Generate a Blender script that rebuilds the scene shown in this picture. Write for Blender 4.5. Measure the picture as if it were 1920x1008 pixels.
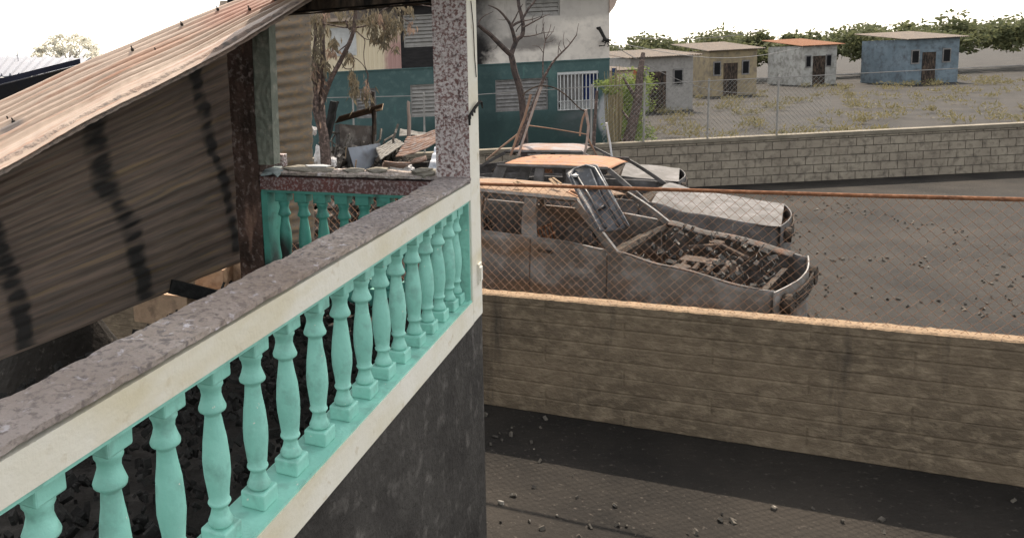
import bpy, bmesh, math, random
from mathutils import Vector as V, Matrix, noise
random.seed(11)
C = bpy.context.scene
for o in list(bpy.data.objects): bpy.data.objects.remove(o)
col = C.collection

# ------------------------------------------------------------- camera
F, PX, PY, EYE = 1400.0, 600.0, 297.0, 3.45
roll = math.atan(0.05); pitch = math.atan(185 * math.cos(roll) / F)
R3 = Matrix.Rotation(math.pi/2 - pitch, 3, 'X') @ Matrix.Rotation(-roll, 3, 'Z')
EYEV = V((0, 0, EYE))
cd = bpy.data.cameras.new('camera'); cam = bpy.data.objects.new('camera', cd); col.objects.link(cam)
cam.matrix_world = Matrix.Translation(EYEV) @ R3.to_4x4()
cd.sensor_fit = 'HORIZONTAL'; cd.sensor_width = 36; cd.lens = F/1920*36
cd.shift_x = (960-PX)/1920; cd.shift_y = -(504-PY)/1920
cd.clip_start = .05; cd.clip_end = 3000
C.camera = cam

# ------------------------------------------------------------- light
SUN_EL, SUN_AZ = math.radians(52), math.radians(24)      # azimuth measured from +Y towards +X
w = bpy.data.worlds.new('World'); C.world = w; w.use_nodes = True
nt = w.node_tree; bg = nt.nodes['Background']; sky = nt.nodes.new('ShaderNodeTexSky')
sky.sky_type = 'NISHITA'; sky.sun_disc = False; sky.sun_elevation = SUN_EL; sky.sun_rotation = SUN_AZ
sky.dust_density = 1.5; sky.air_density = 1.0
hsv = nt.nodes.new('ShaderNodeHueSaturation'); hsv.inputs['Saturation'].default_value = .30; hsv.inputs['Value'].default_value = 1.12
wm = nt.nodes.new('ShaderNodeMix'); wm.data_type = 'RGBA'; wm.blend_type = 'MULTIPLY'; wm.inputs[0].default_value = 1; wm.inputs[7].default_value = (1.04, 1, .93, 1)
nt.links.new(sky.outputs[0], hsv.inputs['Color']); nt.links.new(hsv.outputs[0], wm.inputs[6]); nt.links.new(wm.outputs[2], bg.inputs[0]); bg.inputs[1].default_value = .15
ld = bpy.data.lights.new('sun', 'SUN'); lo = bpy.data.objects.new('sun', ld); col.objects.link(lo)
ld.energy = 3.2; ld.angle = math.radians(.5); ld.color = (1, .86, .70)
sd = V((math.cos(SUN_EL)*math.sin(SUN_AZ), math.cos(SUN_EL)*math.cos(SUN_AZ), math.sin(SUN_EL)))
lo.rotation_euler = sd.to_track_quat('Z', 'Y').to_euler(); lo.location = (0, 0, 40)
C.view_settings.view_transform = 'Standard'; C.view_settings.look = 'None'
C.view_settings.exposure = 1.38; C.view_settings.gamma = 1; C.view_settings.use_curve_mapping = False

# ------------------------------------------------------------- placing
def ray(px, py): return R3 @ V(((px-PX)/F, -(py-PY)/F, -1))
def at(px, py, Y): d = ray(px, py); return EYEV + d*(Y/d.y)
def onz(px, py, z): d = ray(px, py); return EYEV + d*((z-EYE)/d.z)
def onp(px, py, p, n): d = ray(px, py); return EYEV + d*((p-EYEV).dot(n)/d.dot(n))
TH = math.radians(27.86)
A = V((math.sin(TH), math.cos(TH), 0)); B = V((math.cos(TH), -math.sin(TH), 0)); UP = V((0, 0, 1))

# ------------------------------------------------------------- materials
def mat(name, base, c2=None, scale=3., c3=None, s3=12., t3=.55, soft3=.08, stains=(), rough=.85, metal=0.,
        bump=.15, bscale=25., stretch=(1, 1, 1), uv=False, detail=6, streak=None, attr=None):
    m = bpy.data.materials.new(name); m.use_nodes = True; n = m.node_tree.nodes; l = m.node_tree.links
    bs = n['Principled BSDF']; bs.inputs['Roughness'].default_value = rough; bs.inputs['Metallic'].default_value = metal; bs.inputs['Specular IOR Level'].default_value = .5 if rough < .65 else .12
    if uv: src = n.new('ShaderNodeTexCoord').outputs['UV']
    else: src = n.new('ShaderNodeNewGeometry').outputs['Position']
    mp = n.new('ShaderNodeMapping'); mp.inputs['Scale'].default_value = stretch; l.new(src, mp.inputs[0])
    def nz(s, d=detail, vec=None, r=.6):
        t = n.new('ShaderNodeTexNoise'); t.inputs['Scale'].default_value = s; t.inputs['Detail'].default_value = d
        t.inputs['Roughness'].default_value = r; l.new(vec or mp.outputs[0], t.inputs['Vector']); return t.outputs['Fac']
    def ramp(f, a, b):
        r = n.new('ShaderNodeMapRange'); r.inputs[1].default_value = a; r.inputs[2].default_value = b; l.new(f, r.inputs[0]); return r.outputs[0]
    def mix(f, a, b):
        x = n.new('ShaderNodeMix'); x.data_type = 'RGBA'
        if f is not None: l.new(f, x.inputs[0])
        for s, v in ((6, a), (7, b)):
            if isinstance(v, tuple): x.inputs[s].default_value = (*v, 1)
            else: l.new(v, x.inputs[s])
        return x.outputs[2]
    cur = base
    c2 = c2 or tuple(c*.72 for c in base)
    cur = mix(ramp(nz(scale), .35, .65), base, c2)
    if c3: cur = mix(ramp(nz(s3, 8), t3-soft3, t3+soft3), cur, c3)
    if streak:
        sc, st, colr, lo_, hi_ = streak
        m2 = n.new('ShaderNodeMapping'); m2.inputs['Scale'].default_value = st; l.new(src, m2.inputs[0])
        cur = mix(ramp(nz(sc, 4, m2.outputs[0]), lo_, hi_), cur, colr)
    for (c, r, colr, k) in stains:
        m3 = n.new('ShaderNodeMapping'); m3.vector_type = 'POINT'
        m3.inputs['Scale'].default_value = tuple(1/x for x in r); m3.inputs['Location'].default_value = tuple(-c[i]/r[i] for i in range(3))
        l.new(src, m3.inputs[0])
        g = n.new('ShaderNodeTexGradient'); g.gradient_type = 'SPHERICAL'; l.new(m3.outputs[0], g.inputs[0])
        a_ = n.new('ShaderNodeMath'); a_.operation = 'MULTIPLY_ADD'; l.new(nz(3.5, 6), a_.inputs[0]); a_.inputs[1].default_value = .9; 
        s_ = n.new('ShaderNodeMath'); s_.operation = 'SUBTRACT'; l.new(g.outputs[1], s_.inputs[0]); s_.inputs[1].default_value = .45
        l.new(s_.outputs[0], a_.inputs[2])
        r_ = n.new('ShaderNodeMapRange'); r_.inputs[1].default_value = 0.02; r_.inputs[2].default_value = .5; r_.inputs[4].default_value = k
        l.new(a_.outputs[0], r_.inputs[0])
        # mask only inside the blob
        q = n.new('ShaderNodeMath'); q.operation = 'MULTIPLY'; l.new(r_.outputs[0], q.inputs[0])
        g2 = ramp(g.outputs[1], 0, .25); l.new(g2, q.inputs[1])
        cur = mix(q.outputs[0], cur, colr)
    if attr:
        at_ = n.new('ShaderNodeAttribute'); at_.attribute_name = attr[0]
        cur = mix(at_.outputs['Fac'], cur, attr[1])
    l.new(cur, bs.inputs['Base Color'])
    if bump:
        b = n.new('ShaderNodeBump'); b.inputs['Strength'].default_value = min(1, bump*3); b.inputs['Distance'].default_value = .02
        l.new(nz(bscale, 8), b.inputs['Height']); l.new(b.outputs[0], bs.inputs['Normal'])
    return m
def leafmat(name, c, c2, tr=.5):
    m = mat(name, c, c2, 6, bump=0, rough=.7); n = m.node_tree.nodes; l = m.node_tree.links
    t = n.new('ShaderNodeBsdfTranslucent'); t.inputs[0].default_value = (*c, 1)
    x = n.new('ShaderNodeMixShader'); x.inputs[0].default_value = tr
    l.new(n['Principled BSDF'].outputs[0], x.inputs[1]); l.new(t.outputs[0], x.inputs[2]); l.new(x.outputs[0], n['Material Output'].inputs[0])
    return m

# ------------------------------------------------------------- mesh helpers
class MB:
    def __init__(s): s.v = []; s.f = []; s.uv = []
    def add(s, vs, fs, uvs=None):
        k = len(s.v); s.v += [V(p) for p in vs]; s.f += [tuple(i+k for i in f) for f in fs]
        s.uv += uvs if uvs else [(0, 0)]*len(vs)
        return s
    def box(s, p, ax, ay, az, lo, hi):       # p origin; extents lo..hi along the axes
        vs = [p + ax*x + ay*y + az*z for x in (lo[0], hi[0]) for y in (lo[1], hi[1]) for z in (lo[2], hi[2])]
        return s.add(vs, [(0, 1, 3, 2), (4, 6, 7, 5), (0, 4, 5, 1), (2, 3, 7, 6), (0, 2, 6, 4), (1, 5, 7, 3)])
    def bar(s, a, b, w, h=None, up=UP):
        h = h or w; a = V(a); b = V(b); d = (b-a); L = d.length; d.normalize()
        x = d.cross(up)
        if x.length < 1e-3: x = d.cross(V((1, 0, 0)))
        x.normalize(); y = x.cross(d)
        return s.box(a, d, x, y, (0, -w/2, -h/2), (L, w/2, h/2))
    def tube(s, pts, rs, n=7, cap=True):
        pts = [V(p) for p in pts]
        if not isinstance(rs, (list, tuple)): rs = [rs]*len(pts)
        k = len(s.v); vs = []; ref = None
        for i, p in enumerate(pts):
            d = (pts[min(i+1, len(pts)-1)] - pts[max(i-1, 0)]).normalized()
            if ref is None: ref = d.orthogonal().normalized()
            ref = (ref - d*ref.dot(d)).normalized(); y = d.cross(ref)
            vs += [p + (ref*math.cos(2*math.pi*j/n) + y*math.sin(2*math.pi*j/n))*rs[i] for j in range(n)]
        fs = [(i*n+j, i*n+(j+1) % n, (i+1)*n+(j+1) % n, (i+1)*n+j) for i in range(len(pts)-1) for j in range(n)]
        if cap: fs += [tuple(range(n))[::-1], tuple((len(pts)-1)*n+j for j in range(n))]
        return s.add(vs, fs)
    def lathe(s, prof, p, n=16, sq=None):
        vs = [p + V((r*math.cos(2*math.pi*j/n), r*math.sin(2*math.pi*j/n), z)) for r, z in prof for j in range(n)]
        fs = [(i*n+j, i*n+(j+1) % n, (i+1)*n+(j+1) % n, (i+1)*n+j) for i in range(len(prof)-1) for j in range(n)]
        fs += [tuple(range(n))[::-1], tuple((len(prof)-1)*n+j for j in range(n))]
        return s.add(vs, fs)
    def grid(s, fn, nu, nv, thick=0):
        P = [[V(fn(i/nu, j/nv)) for j in range(nv+1)] for i in range(nu+1)]
        N = nv+1
        uv = [(i/nu, j/nv) for i in range(nu+1) for j in range(nv+1)]
        vs = [P[i][j] for i in range(nu+1) for j in range(N)]
        fs = [(i*N+j, (i+1)*N+j, (i+1)*N+j+1, i*N+j+1) for i in range(nu) for j in range(nv)]
        if thick:
            ws = []
            for i in range(nu+1):
                for j in range(N):
                    du = P[min(i+1, nu)][j]-P[max(i-1, 0)][j]; dv = P[i][min(j+1, nv)]-P[i][max(j-1, 0)]
                    ws.append(P[i][j]-du.cross(dv).normalized()*thick)
            T = len(vs); vs = vs+ws; uv = uv+uv
            fs += [tuple(q+T for q in f)[::-1] for f in list(fs)]
            rim = [(i*N, (i+1)*N) for i in range(nu)] + [(nu*N+j, nu*N+j+1) for j in range(nv)] + \
                  [((i+1)*N+nv, i*N+nv) for i in range(nu)] + [(j+1, j) for j in range(nv)]
            fs += [(b_, a_, a_+T, b_+T) for a_, b_ in rim]
        return s.add(vs, fs, uv)
    def leaf(s, p, d, L, W, nrm):
        x = d.cross(nrm).normalized()*W/2; m = p + d*L*.45 + nrm*L*.06
        return s.add([p, m-x, m+x, p+d*L-nrm*L*.08, m-nrm*W*.18], [(0, 1, 4), (0, 4, 2), (1, 3, 4), (4, 3, 2)])

def corr(base, nc, amp=.009, taper=None, wob=0.):
    """corrugation across v on a base surface base(u,v)"""
    def fn(u, v):
        e = 1e-3; p = V(base(u, v))
        du = V(base(min(u+e, 1), v))-V(base(max(u-e, 0), v)); dv = V(base(u, min(v+e, 1)))-V(base(u, max(v-e, 0)))
        n = du.cross(dv).normalized(); a = amp*(taper(v) if taper else 1)
        q = p + n*a*math.sin(2*math.pi*nc*v)
        if wob: q += n*wob*(noise.noise(p*2.3)+.5*noise.noise(p*6))
        return q
    return fn
def quad(a, b, c, d, sag=0.):      # a-b along u (v=0), d-c along u (v=1)
    def fn(u, v):
        p = (V(a)*(1-u)+V(b)*u)*(1-v) + (V(d)*(1-u)+V(c)*u)*v
        return p + V((0, 0, -sag*math.sin(math.pi*u)))
    return fn

def tag(o, label=None, cat=None, group=None, kind=None):
    if label: o['label'] = label
    if cat: o['category'] = cat
    if group: o['group'] = group
    if kind: o['kind'] = kind
    return o
def obj(name, mb, m, parent=None, smooth=False, **k):
    me = bpy.data.meshes.new(name)
    if parent is not None: org = parent['_org']; org = V(org)
    else:
        xs = [p.x for p in mb.v]; ys = [p.y for p in mb.v]; zs = [p.z for p in mb.v]
        org = V(((min(xs)+max(xs))/2, (min(ys)+max(ys))/2, min(zs)))
    me.from_pydata([p-org for p in mb.v], [], mb.f)
    uvl = me.uv_layers.new(name='UVMap')
    li = [0]*len(me.loops); me.loops.foreach_get('vertex_index', li)
    fl = []
    for i in li: fl += mb.uv[i]
    uvl.data.foreach_set('uv', fl)
    if smooth: me.shade_smooth()
    me.materials.append(m)
    o = bpy.data.objects.new(name, me); col.objects.link(o)
    if parent is not None:
        o.parent = parent
        if parent.type == 'MESH' or parent.parent: o.location = (0, 0, 0)
        o['_org'] = tuple(org)
    else: o.location = org; o['_org'] = tuple(org)
    return tag(o, **k)
def thing(name, loc, label, cat, group=None):
    o = bpy.data.objects.new(name, None); col.objects.link(o); o.location = loc; o['_org'] = tuple(loc)
    o.empty_display_size = .2
    return tag(o, label, cat, group)

# ------------------------------------------------------------- palette
m_ash = mat('scorched_ground', (.030, .026, .022), (.012, .011, .010), .7, (.08, .07, .06), 22, .66, .06, bump=.4, bscale=18)
m_cream = mat('cream_paint', (.66, .63, .56), (.60, .56, .46), 2.2, (.45, .38, .27), 14, .68, .07, bump=.06, bscale=40, streak=(1.6, (1, 1, 2.5), (.55, .49, .35), .50, .74))
m_spall = mat('spalled_maroon_paint', (.17, .095, .088), (.24, .155, .145), 5, (.54, .49, .48), 66, .48, .06, bump=.4, bscale=45, detail=9,
              streak=(26, (1, 1, 1), (.10, .07, .068), .58, .70))
m_maroon = mat('maroon_rail_paint', (.18, .075, .068), (.13, .085, .08), 5, (.33, .27, .27), 60, .54, .06, bump=.3, bscale=45, detail=9)
m_green = mat('mint_paint', (.26, .56, .47), (.20, .47, .39), 5, (.17, .36, .30), 13, .60, .10, bump=.08, bscale=30, rough=.55, streak=(42, (1, 1, 1), (.62, .60, .52), .70, .73))
m_base = mat('sooty_render', (.06, .055, .05), (.03, .027, .025), 2, (.12, .11, .10), 9, .65, .1, bump=.3)
m_post = mat('charred_maroon_post', (.12, .075, .062), (.045, .032, .027), 4, (.20, .16, .145), 26, .60, .06, bump=.4, bscale=40,
             streak=(5, (1, 1, .35), (.24, .15, .115), .60, .68))
m_pale = mat('pale_green_render', (.20, .21, .175), (.14, .155, .13), 6, (.27, .27, .23), 14, .60, .08, bump=.2)
m_roof = mat('tan_zinc', (.36, .275, .215), (.30, .225, .17), 2.0, (.25, .11, .055), 3.2, .60, .08, uv=True, stretch=(1.6, 9, 1), rough=.55, metal=.0, bump=.1, bscale=6,
             streak=(9, (1, 5, 1), (.16, .13, .12), .70, .8), stains=[((.80, .72, 0), (.20, .42, 1), (.27, .105, .06), .85), ((.245, .50, 0), (.035, .10, 1), (.10, .085, .08), .9), ((.55, .62, 0), (.12, .12, 1), (.33, .17, .10), .6)])
m_lip = mat('crusted_zinc', (.33, .27, .23), (.27, .20, .165), 5, (.15, .13, .12), 22, .58, .08, bump=.5, bscale=30)
def lipst(): pass
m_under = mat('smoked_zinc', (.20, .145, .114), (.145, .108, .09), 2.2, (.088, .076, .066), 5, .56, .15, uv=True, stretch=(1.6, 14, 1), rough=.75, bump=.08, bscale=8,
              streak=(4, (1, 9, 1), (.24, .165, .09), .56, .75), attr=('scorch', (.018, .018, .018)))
m_char = mat('char', (.016, .015, .014), (.035, .033, .031), 12, (.10, .10, .095), 40, .68, .05, bump=.5, bscale=40, rough=.8)
m_sheet2 = mat('weathered_zinc', (.20, .165, .13), (.14, .12, .10), 2, (.25, .17, .10), 6, .56, .1, uv=True, stretch=(1.2, 12, 1), bump=.1,
               streak=(8, (2, 6, 1), (.05, .045, .04), .66, .72))
m_rust = mat('rust', (.20, .085, .04), (.12, .055, .03), 14, (.28, .14, .08), 30, .6, .1, bump=.2)
m_rustwire = mat('rusted_wire', (.40, .24, .16), (.28, .15, .09), 9, bump=0)
m_wood = mat('charred_wood', (.05, .036, .028), (.11, .08, .06), 9, (.018, .016, .015), 14, .5, .1, bump=.4, stretch=(1, 1, .3))
m_bark = mat('scorched_lit_bark', (.10, .074, .064), (.05, .04, .036), 8, (.22, .16, .14), 20, .6, .1, bump=.4)  # scorched base; the paler patches put sunlit limbs into the colour
m_blkwood = mat('black_timber', (.014, .014, .014), (.03, .029, .028), 9, bump=.4)
m_block = mat('concrete_block', (.44, .31, .21), (.36, .25, .17), 4, (.24, .17, .12), 12, .6, .1, bump=.3)
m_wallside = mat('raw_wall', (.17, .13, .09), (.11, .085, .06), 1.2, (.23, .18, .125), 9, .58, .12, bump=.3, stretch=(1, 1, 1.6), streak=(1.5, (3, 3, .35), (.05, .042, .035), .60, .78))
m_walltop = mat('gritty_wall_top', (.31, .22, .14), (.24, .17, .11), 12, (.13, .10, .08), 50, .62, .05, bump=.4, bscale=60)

# ============================================================= GROUND
g = MB().grid(lambda u, v: V((-900+1800*u, -900+1800*v, 0)), 24, 24)
obj('ground', g, m_ash, kind='structure')

# ============================================================= VERANDA
CO = at(882, 340, 4.1)                 # outer top corner where the near rail meets the pillar
ZT = CO.z; ZB = ZT-.105; ZO = at(879, 563, 4.1).z; ZF = ZO-.02     # rail top, rail underside, opening bottom, floor
RW = .165; PW = .195
TN = 3.95                              # length of the near rail
def P(t, s, z): q = CO - A*t - B*s; return V((q.x, q.y, z))
m_green2 = mat('shaded_sooty_green_paint', (.075, .31, .25), (.055, .24, .195), 3, (.03, .09, .075), 7, .62, .1, bump=.07, bscale=30, rough=.6, stains=[(tuple(CO-B*1.27+A*.05-UP*.52), (.10, .12, .17), (.012, .012, .012), 1.0), (tuple(CO-B*1.36+A*.05-UP*.62), (.12, .12, .16), (.012, .012, .012), .8)])  # base green darkened for the shaded inner side; soot spots on top
m_top = mat('flaked_rail_top', (.33, .27, .225), (.44, .385, .355), 3.0, (.19, .165, .155), 42, .56, .06, bump=.4, bscale=30, detail=9, stains=[(tuple(CO-A*t_-B*.08), (.45, .45, .3), c_, .42) for t_, c_ in ((.15, (.19, .17, .18)), (1.0, (.17, .15, .155)), (2.1, (.21, .155, .125)), (3.0, (.2, .16, .14)))],
            streak=(30, (1, 1, 1), (.62, .58, .60), .60, .70))
# --- plinth and floor
mb = MB().box(V((CO.x, CO.y, 0)), -A, -B, UP, (-PW, .006, 0), (TN, 1.62, ZO-.135))
obj('veranda_base', mb, m_base, label='soot blackened raised concrete base under the mint balustrade veranda', cat='veranda base')
# --- balusters
def baluster_mb(p, H, m_ax, n_ax):
    mb = MB(); r = .040; h = .085
    mb.box(p, m_ax, n_ax, UP, (-.044, -.044, 0), (.044, .044, .055))
    mb.box(p, m_ax, n_ax, UP, (-.044, -.044, H-.062), (.044, .044, H))
    z0, z1 = .0545, H-.0615; L = z1-z0
    prof = [(.034, 0), (.038, .03), (.030, .07), (.024, .12), (.030, .145), (.037, .16), (.030, .18), (.033, .24), (.040, .36), (.0405, .45),
            (.036, .58), (.029, .68), (.025, .76), (.026, .775), (.041, .80), (.042, .815), (.034, .86), (.029, .90), (.031, .94), (.037, .965), (.036, 1)]
    mb.lathe([(a_, z0+L*b_) for a_, b_ in prof], p, 20)
    for q in mb.v:
        q.x += .0026*noise.noise(q*17); q.y += .0026*noise.noise(q*17+V((5, 5, 5)))
    lean = V((random.uniform(-.004, .004), random.uniform(-.003, .003), 0))
    for q in mb.v: q += lean*max(0, min(1, (q.z-p.z)/H))
    return mb
def chamfer(o):
    b = o.modifiers.new('bevel', 'BEVEL'); b.width = .006; b.segments = 2; b.limit_method = 'ANGLE'; b.angle_limit = math.radians(50)
def balustrade(label, org, axis, side, L, ts, zb, rail_mat, face_mat, gmat, group, off, z_under):
    t = thing('balustrade', org, label, 'balustrade', group)
    return t
near = thing('balustrade', P(0, 0, ZO-.14), 'cream faced balustrade with bright mint balusters, its flaked top running towards the viewer', 'balustrade', 'veranda balustrades')
def railtop(tt, s0, s1, pt, amp):
    def fn(u, v):
        p = pt(tt[0]+(tt[1]-tt[0])*u, s0+(s1-s0)*v)
        p.z += amp*(noise.noise(p*9)+.6*noise.noise(p*30)+.5*abs(noise.noise(p*60))) * (1 if .02 < v < .98 else .4)
        return p
    return fn
mb = MB().box(P(0, 0, 0), -A, -B, UP, (.0, 0, ZB), (TN, RW, ZT-.012))
obj('top_rail', mb, m_cream, near)
mb = MB().grid(railtop((-.0, TN), -.004, RW+.004, lambda t, s: P(t, s, ZT+.002), .009), 320, 16, .016)
obj('rail_capping', mb, m_top, near)
mb = MB().box(P(0, 0, 0), -A, -B, UP, (0, 0, ZO-.14), (TN, RW, ZO-.012)); obj('bottom_rail', mb, m_cream, near)
mb = MB().box(P(0, 0, 0), -A, -B, UP, (0.002, .006, ZO-.012), (TN, RW-.004, ZO)); obj('sill', mb, m_green, near)
mb = MB().box(P(0, 0, 0), -A, -B, UP, (.012, .008, ZB-.014), (TN, RW-.006, ZB)); obj('soffit', mb, m_green, near)
mb = MB().box(P(0, 0, 0), -A, -B, UP, (.0, .012, ZO), (.012, RW-.012, ZB)); obj('end_panel', mb, m_green, near)
ts = [.05, .19, .36, .54, .725, .93, 1.12, 1.32, 1.525, 1.73, 1.94, 2.15, 2.36, 2.57, 2.78, 2.99, 3.2, 3.41, 3.62, 3.83]
H = ZB-.014-ZO
for t_ in ts[0:]:
    t_ = max(t_, .066)
    o = obj('baluster', baluster_mb(P(t_, .082, ZO), H, A, B), m_green, near, smooth=False); chamfer(o)
    for pl in o.data.polygons: pl.use_smooth = len(pl.vertices) == 4 and pl.area < .0009
far = thing('balustrade', P(PW*-0, RW, ZO-.14), 'maroon faced balustrade with shaded green balusters, between the charred post and the pillar', 'balustrade', 'veranda balustrades')
TL = 1.385
def Q(t, s, z): q = CO - B*t + A*s; return V((q.x, q.y, z))      # along the far rail, s outwards
mb = MB().box(Q(0, 0, 0), -B, A, UP, (PW, 0, ZB+.008), (TL, PW, ZT-.012)); obj('top_rail', mb, m_maroon, far)
mb = MB().grid(railtop((RW+.006, TL-.004), -.004, PW+.004, lambda t, s: Q(t, s, ZT+.002), .009), 120, 18, .016); obj('rail_capping', mb, m_top, far)
mb = MB().box(Q(0, 0, 0), -B, A, UP, (RW, 0, ZO-.14), (TL, PW, ZO)); obj('bottom_rail', mb, m_green2, far)
mb = MB().box(Q(0, 0, 0), -B, A, UP, (RW, .01, ZB-.01), (TL, PW-.01, ZB+.008)); obj('soffit', mb, m_green2, far)
mb = MB().box(Q(0, 0, 0), -B, A, UP, (TL-.045, .004, ZO), (TL, PW-.02, ZB-.01)); obj('end_panel', mb, m_green2, far)
for k in range(8):
    t_ = .26+.1425*k
    o = obj('baluster', baluster_mb(Q(t_, .07, ZO), ZB-.01-ZO, B, A), m_green2, far); chamfer(o)
    for pl in o.data.polygons: pl.use_smooth = len(pl.vertices) == 4 and pl.area < .0009

# --- pillar at the corner (flaked face inwards, cream face outwards)
ZR = ZT+1.45
pil = thing('pillar', Q(0, 0, ZO-.14), 'square veranda corner pillar with blotchy flaked maroon and white face and cream outer face', 'pillar')
mb = MB().grid(lambda u, v: Q(.0+PW*u, -.002 + .004*noise.noise(Q(PW*u, 0, ZT+v*3)*20), ZT-.012+(ZR-ZT+.012)*v), 16, 120); obj('flaked_face', mb, m_spall, pil)
mb = MB().box(Q(0, 0, 0), -B, A, UP, (0, 0.003, ZO-.14), (PW, PW, ZR)); 
o = obj('shaft', mb, m_cream, pil); chamfer(o)
mb = MB().box(Q(0, 0, 0), -B, A, UP, (-.012, .09, ZT-.62), (.0, .15, ZT-.50)); mb.box(Q(0, 0, 0), -B, A, UP, (-.02, .10, ZT-.60), (-.012, .14, ZT-.52)); obj('hinge_block', mb, m_cream, pil)
# burnt cable stub looped on the cream face
p0 = onp(880, 218, CO+B*.012, B); p1 = onp(900, 190, CO+B*.03, B)
mb = MB().tube([p0-V((0, 0, .05)), p0, (p0+p1)/2+V((0, 0, .003)), p1, p1+A*.03-V((0, 0, .008)), p1+A*.05-V((0, 0, .04))], [.006, .008, .009, .008, .007, .005], 7)
for k in range(3): q = p0.lerp(p1, .1+.2*k)-V((0, 0, .012)); mb.tube([q+V((0, 0, .008)), q-V((0, 0, .012))], .005, 5)
obj('cable_stub', mb, m_char, label='short burnt black cable hooked round the cream side of the pillar', cat='cable')
p0 = onp(883, 2, CO+B*.006, B); p1 = onp(893, 145, CO+B*.006, B)
obj('wire', MB().tube([p0, p0.lerp(p1, .3)+A*.012, p0.lerp(p1, .7)-A*.004, p1], .0028, 5), m_wood, label='thin dark wire hanging down the upper cream side of the pillar', cat='wire')
# --- charred post at the left end
cp = thing('post', Q(TL, 0, 0), 'charred square post with peeled maroon paint at the left end of the far balustrade', 'post')
def postface(u, v):
    p = Q(TL+.19*u, .0, .0); z = 1.2+(ZT+.97-1.2)*v; p.z = z
    e = .010*noise.noise(V((u*3, z*6, 1.3)))+.006*noise.noise(V((u*9, z*18, 4)))
    return p - A*(e+.004) + B*(.006*noise.noise(V((z*9, u, 7))))
obj('burnt_face', MB().grid(postface, 12, 160), m_post, cp)
mb = MB().box(Q(TL, 0, 0), -B, A, UP, (0.002, .014, 0), (.19, .19, ZT+.97)); obj('shaft', mb, m_post, cp)
# pale green column behind
pb = [at(478, 305, 5.6)]
def px_col(pxa, pya, pxb, pyb, Y, wpx, zlo=None):
    a_ = at(pxa, pya, Y); b_ = at(pxb, pyb, Y); return a_, b_
a_ = at(486, 30, 4.73); b_ = at(497, 309, 4.73)
wd = .118
mb = MB().grid(lambda u, v: a_.lerp(b_, v)+B*(wd*(u-.5))-A*(.008*noise.noise(V((u*4, v*20, 3)))), 10, 80)
a2, b2 = a_, b_
mb.box(a2+A*.012, B, A, (b2-a2), (-wd/2, 0, 0), (wd/2, .08, 1))
obj('column', mb, m_pale, label='pale green rendered column standing on the rail end, beside the charred post', cat='column')
# --- roof beam, and an unseen sheet added above it to shade the rails
zb1 = onp(700, 13, CO, A).z
bm_ = thing('roof_beam', Q(0, 0, zb1), 'dark sooty concrete beam along the top between the pillar and the fallen roof', 'beam')
mb = MB().grid(lambda u, v: Q(PW+.001+1.02*u, .01+.16*v, zb1+.008*noise.noise(V((u*9, v*3, 1)))), 40, 4)
mb.box(Q(0, 0, 0), -B, A, UP, (PW, .01, zb1+.012), (1.22, .17, zb1+.26)); obj('beam', mb, m_wood, bm_)
mb = MB()
def slab(u, v):
    s_ = 1.15-4.45*v; k = min(1, max(0, (s_-.45)/.25)); return Q(-.35+(1.57+.60*k)*u, s_, zb1+.30+.16*v)  # outer part widened to keep sun off the far rail
mb.grid(corr(slab, 46, .009), 8, 368, .002)
obj('added_shade_sheet', mb, m_sheet2, label='added unseen corrugated sheet above the veranda beam, shading the rails', cat='roof')

# ============================================================= FALLEN ROOF ON THE LEFT
def poly(pts, t):
    n = len(pts)-1; x = t*n; i = min(int(x), n-1); f = x-i
    p0, p1, p2, p3 = (pts[max(i-1, 0)], pts[i], pts[i+1], pts[min(i+2, n)])
    return .5*((2*p1)+(p2-p0)*f+(2*p0-5*p1+4*p2-p3)*f*f+(3*p1-p0-3*p2+p3)*f*f*f)
E2 = [at(*q) for q in ((-330, 480, 2.75), (-150, 401, 2.95), (0, 319, 3.2), (100, 262, 3.38), (200, 207, 3.58), (300, 158, 3.78), (400, 106, 3.98), (500, 46, 4.18), (580, -4, 4.35), (680, -62, 4.55))]
E1 = [at(q[0], q[1], q[2]+.42) for q in ((-330, 325, 3.35), (-150, 255, 3.55), (0, 194, 3.78), (100, 148, 3.95), (200, 104, 4.12), (300, 62, 4.32), (400, 21, 4.52), (500, -19, 4.72), (580, -52, 4.9), (680, -95, 5.1))]
def strip(u, v): return poly(E2, u)*(1-v)+poly(E1, u)*v
fr = thing('fallen_roof', E2[2], 'collapsed tan and rust corrugated roof sloping across the upper left, top side sunlit', 'roof')
nrmS = lambda u: (poly(E2, min(u+.01, 1))-poly(E2, max(u-.01, 0))).cross(poly(E1, u)-poly(E2, u)).normalized()
def ridge(u, v):
    p = strip(u, v); n = nrmS(u)
    if v > .20:
        ph = (v-.20)/.80*8; a_ = .015*min(1, (v-.20)*8)
        d = a_*math.cos(2*math.pi*ph)
    else: d = .010*min(1, v*6) if v < .16 else .010
    d += .006*noise.noise(V((u*9, v*3, 2)))+.0025*noise.noise(V((u*60, v*8, 5)))*(1 if v < .3 else .5)
    if abs(v-.62) < .05 and abs(u-.83) < .03: d -= .02
    return p + n*d
obj('top_sheet', MB().grid(ridge, 170, 150, .002), m_roof, fr, smooth=True)
def lip(u, v):
    p = strip(u, .085*(1-v)); n = nrmS(u); return p + n*(.014*(1-v)**.5 - .010*v + .004*noise.noise(p*30)) - UP*(.012*v+.006*abs(noise.noise(p*25)))
obj('crusted_lip', MB().grid(lip, 260, 6, .002), m_lip, fr, smooth=True)
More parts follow.
